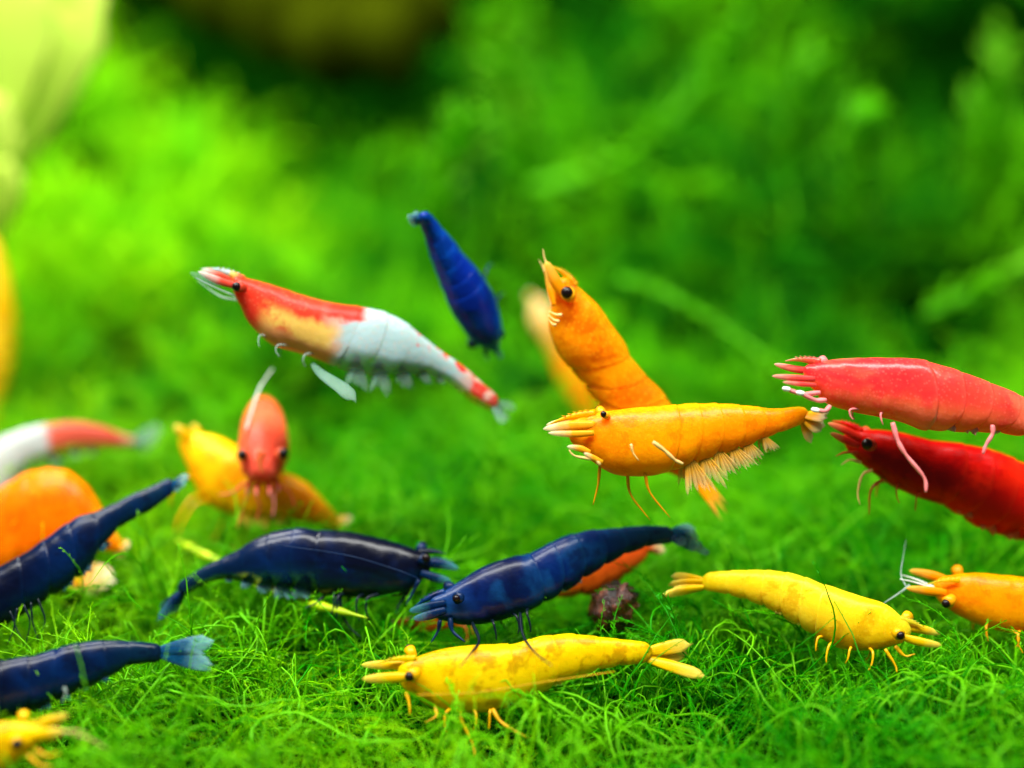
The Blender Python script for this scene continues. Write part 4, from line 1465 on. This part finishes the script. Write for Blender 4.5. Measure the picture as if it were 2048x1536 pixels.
def frond_thing(label, pts, r, leaf, n_leaf, seed, mat=None, group=None):
    rd = random.Random(seed)
    P3 = [P(x, y, d) for x, y, d in pts]
    C = catmull(P3, 10)
    root = empty('moss_frond', P3[0])
    tag(root, label, 'moss frond', group)
    m = MB()
    n = len(C)
    m.tube([Vector(q) for q in C], [r * (1 - .5 * i / (n - 1)) for i in range(n)], n=8)
    m.build('stem', mat or M_frond, root)
    m = MB()
    for j in range(n_leaf):
        q = (j + rd.random()) / n_leaf * (n - 2)
        i = int(q)
        p = Vector(C[i]).lerp(Vector(C[i + 1]), q - i)
        t = (Vector(C[i + 1]) - Vector(C[i])).normalized()
        a = t.orthogonal().normalized()
        an = rd.uniform(0, 6.28)
        out = a * math.cos(an) + t.cross(a) * math.sin(an)
        l = leaf * rd.uniform(.7, 1.2)
        m.blade(p, p + (t * .8 + out).normalized() * l, l * .34, t.cross(out), thick=.15, n=4, m=2, shape='oval')
    m.build('leaves', mat or M_frond, root)['kind'] = 'stuff'


frond_thing('long slender frond arching up in front of the moss bank', [(1060, 380, 158), (1180, 345, 158), (1290, 285, 157), (1370, 205, 156), (1430, 120, 155), (1490, 20, 154), (1520, -60, 153)], .9, 3.6, 130, 3)
frond_thing('short bright frond leaning out of the bank beside the deep hollow', [(1850, 632, 137), (1930, 590, 137), (2000, 560, 137), (2090, 500, 137)], .7, 2.6, 60, 4)
frond_thing('thin frond drooping past the dark hollow toward the rose red shrimp', [(1240, 560, 132), (1330, 590, 130), (1420, 640, 128), (1520, 710, 126), (1560, 770, 124)], .5, 1.8, 70, 5)

for i, (x, y, d, dx, L_, lab) in enumerate((
        (1700, 430, 150, 40, 200, 'upright feathery frond in the bank above the rose red shrimp'),
        (1560, 330, 162, 80, 220, 'leaning feathery frond beside the long slender arching frond'),
        (1960, 340, 160, 60, 260, 'tall feathery frond above the short bright leaning one'),
        (1050, 330, 165, -50, 230, 'feathery frond rising in the bank over the upright orange shrimp'),
        (880, 420, 150, 50, 180, 'feathery frond standing behind the bright blue shrimp'))):
    frond_thing(lab, [(x, y + 60, d + 3), (x + dx * .2, y - L_ * .25, d), (x + dx * .55, y - L_ * .65, d - 2), (x + dx, y - L_, d - 3)],
                d / 150, d / 36, 60, 40 + i)

# pale broad leaves at the side
M_leaf = moss_mat('pale_leaf', (168, 216, 50), (204, 236, 80), (226, 244, 110), trans=.45, wscale=20)
leaf_root = empty('leafy_plant', P(-60, 560, 140))
tag(leaf_root, 'blurred plant with broad pale yellow green leaves against the bank', 'plant')
for (bx, by, tx, ty, d, w) in ((-70, 540, 30, 210, 138, 6), (-60, 420, 200, -40, 142, 11), (-90, 380, 70, -60, 138, 12), (-80, 560, 42, 340, 136, 5)):
    m = MB()
    b_, t_ = P(bx, by, d), P(tx, ty, d - 5)
    m.blade(b_, t_, w, RIGHT * .8 + UP * .3 - FWD * .3, thick=.4, n=14, m=5, root=.2, bend=-FWD * 3)
    m.build('leaf', M_leaf, leaf_root)
m = MB()
m.tube([P(-60, 640, 142), P(-66, 560, 140), P(-60, 470, 139), P(-55, 400, 139)], [.9, .8, .6, .5], n=8)
m.build('stem', M_leaf, leaf_root)

# sunken wood behind
M_wood = plain_mat('driftwood', (44, 52, 2), rough=1, vary=.35, scale=120, spec=0)
w_ = MB()
C = catmull([P(330, -90, 206), P(450, -20, 200), P(580, 40, 196), P(700, 80, 192), P(790, 60, 190), P(850, -20, 192)], 8)
w_.tube([Vector(q) for q in C], [6.5 + 1.2 * math.sin(i * .9) for i in range(len(C))], n=14)
wood = w_.build('driftwood', M_wood, origin=P(600, 40, 192))
tag(wood, 'dark olive brown driftwood branch lodged high in the moss bank', 'driftwood')
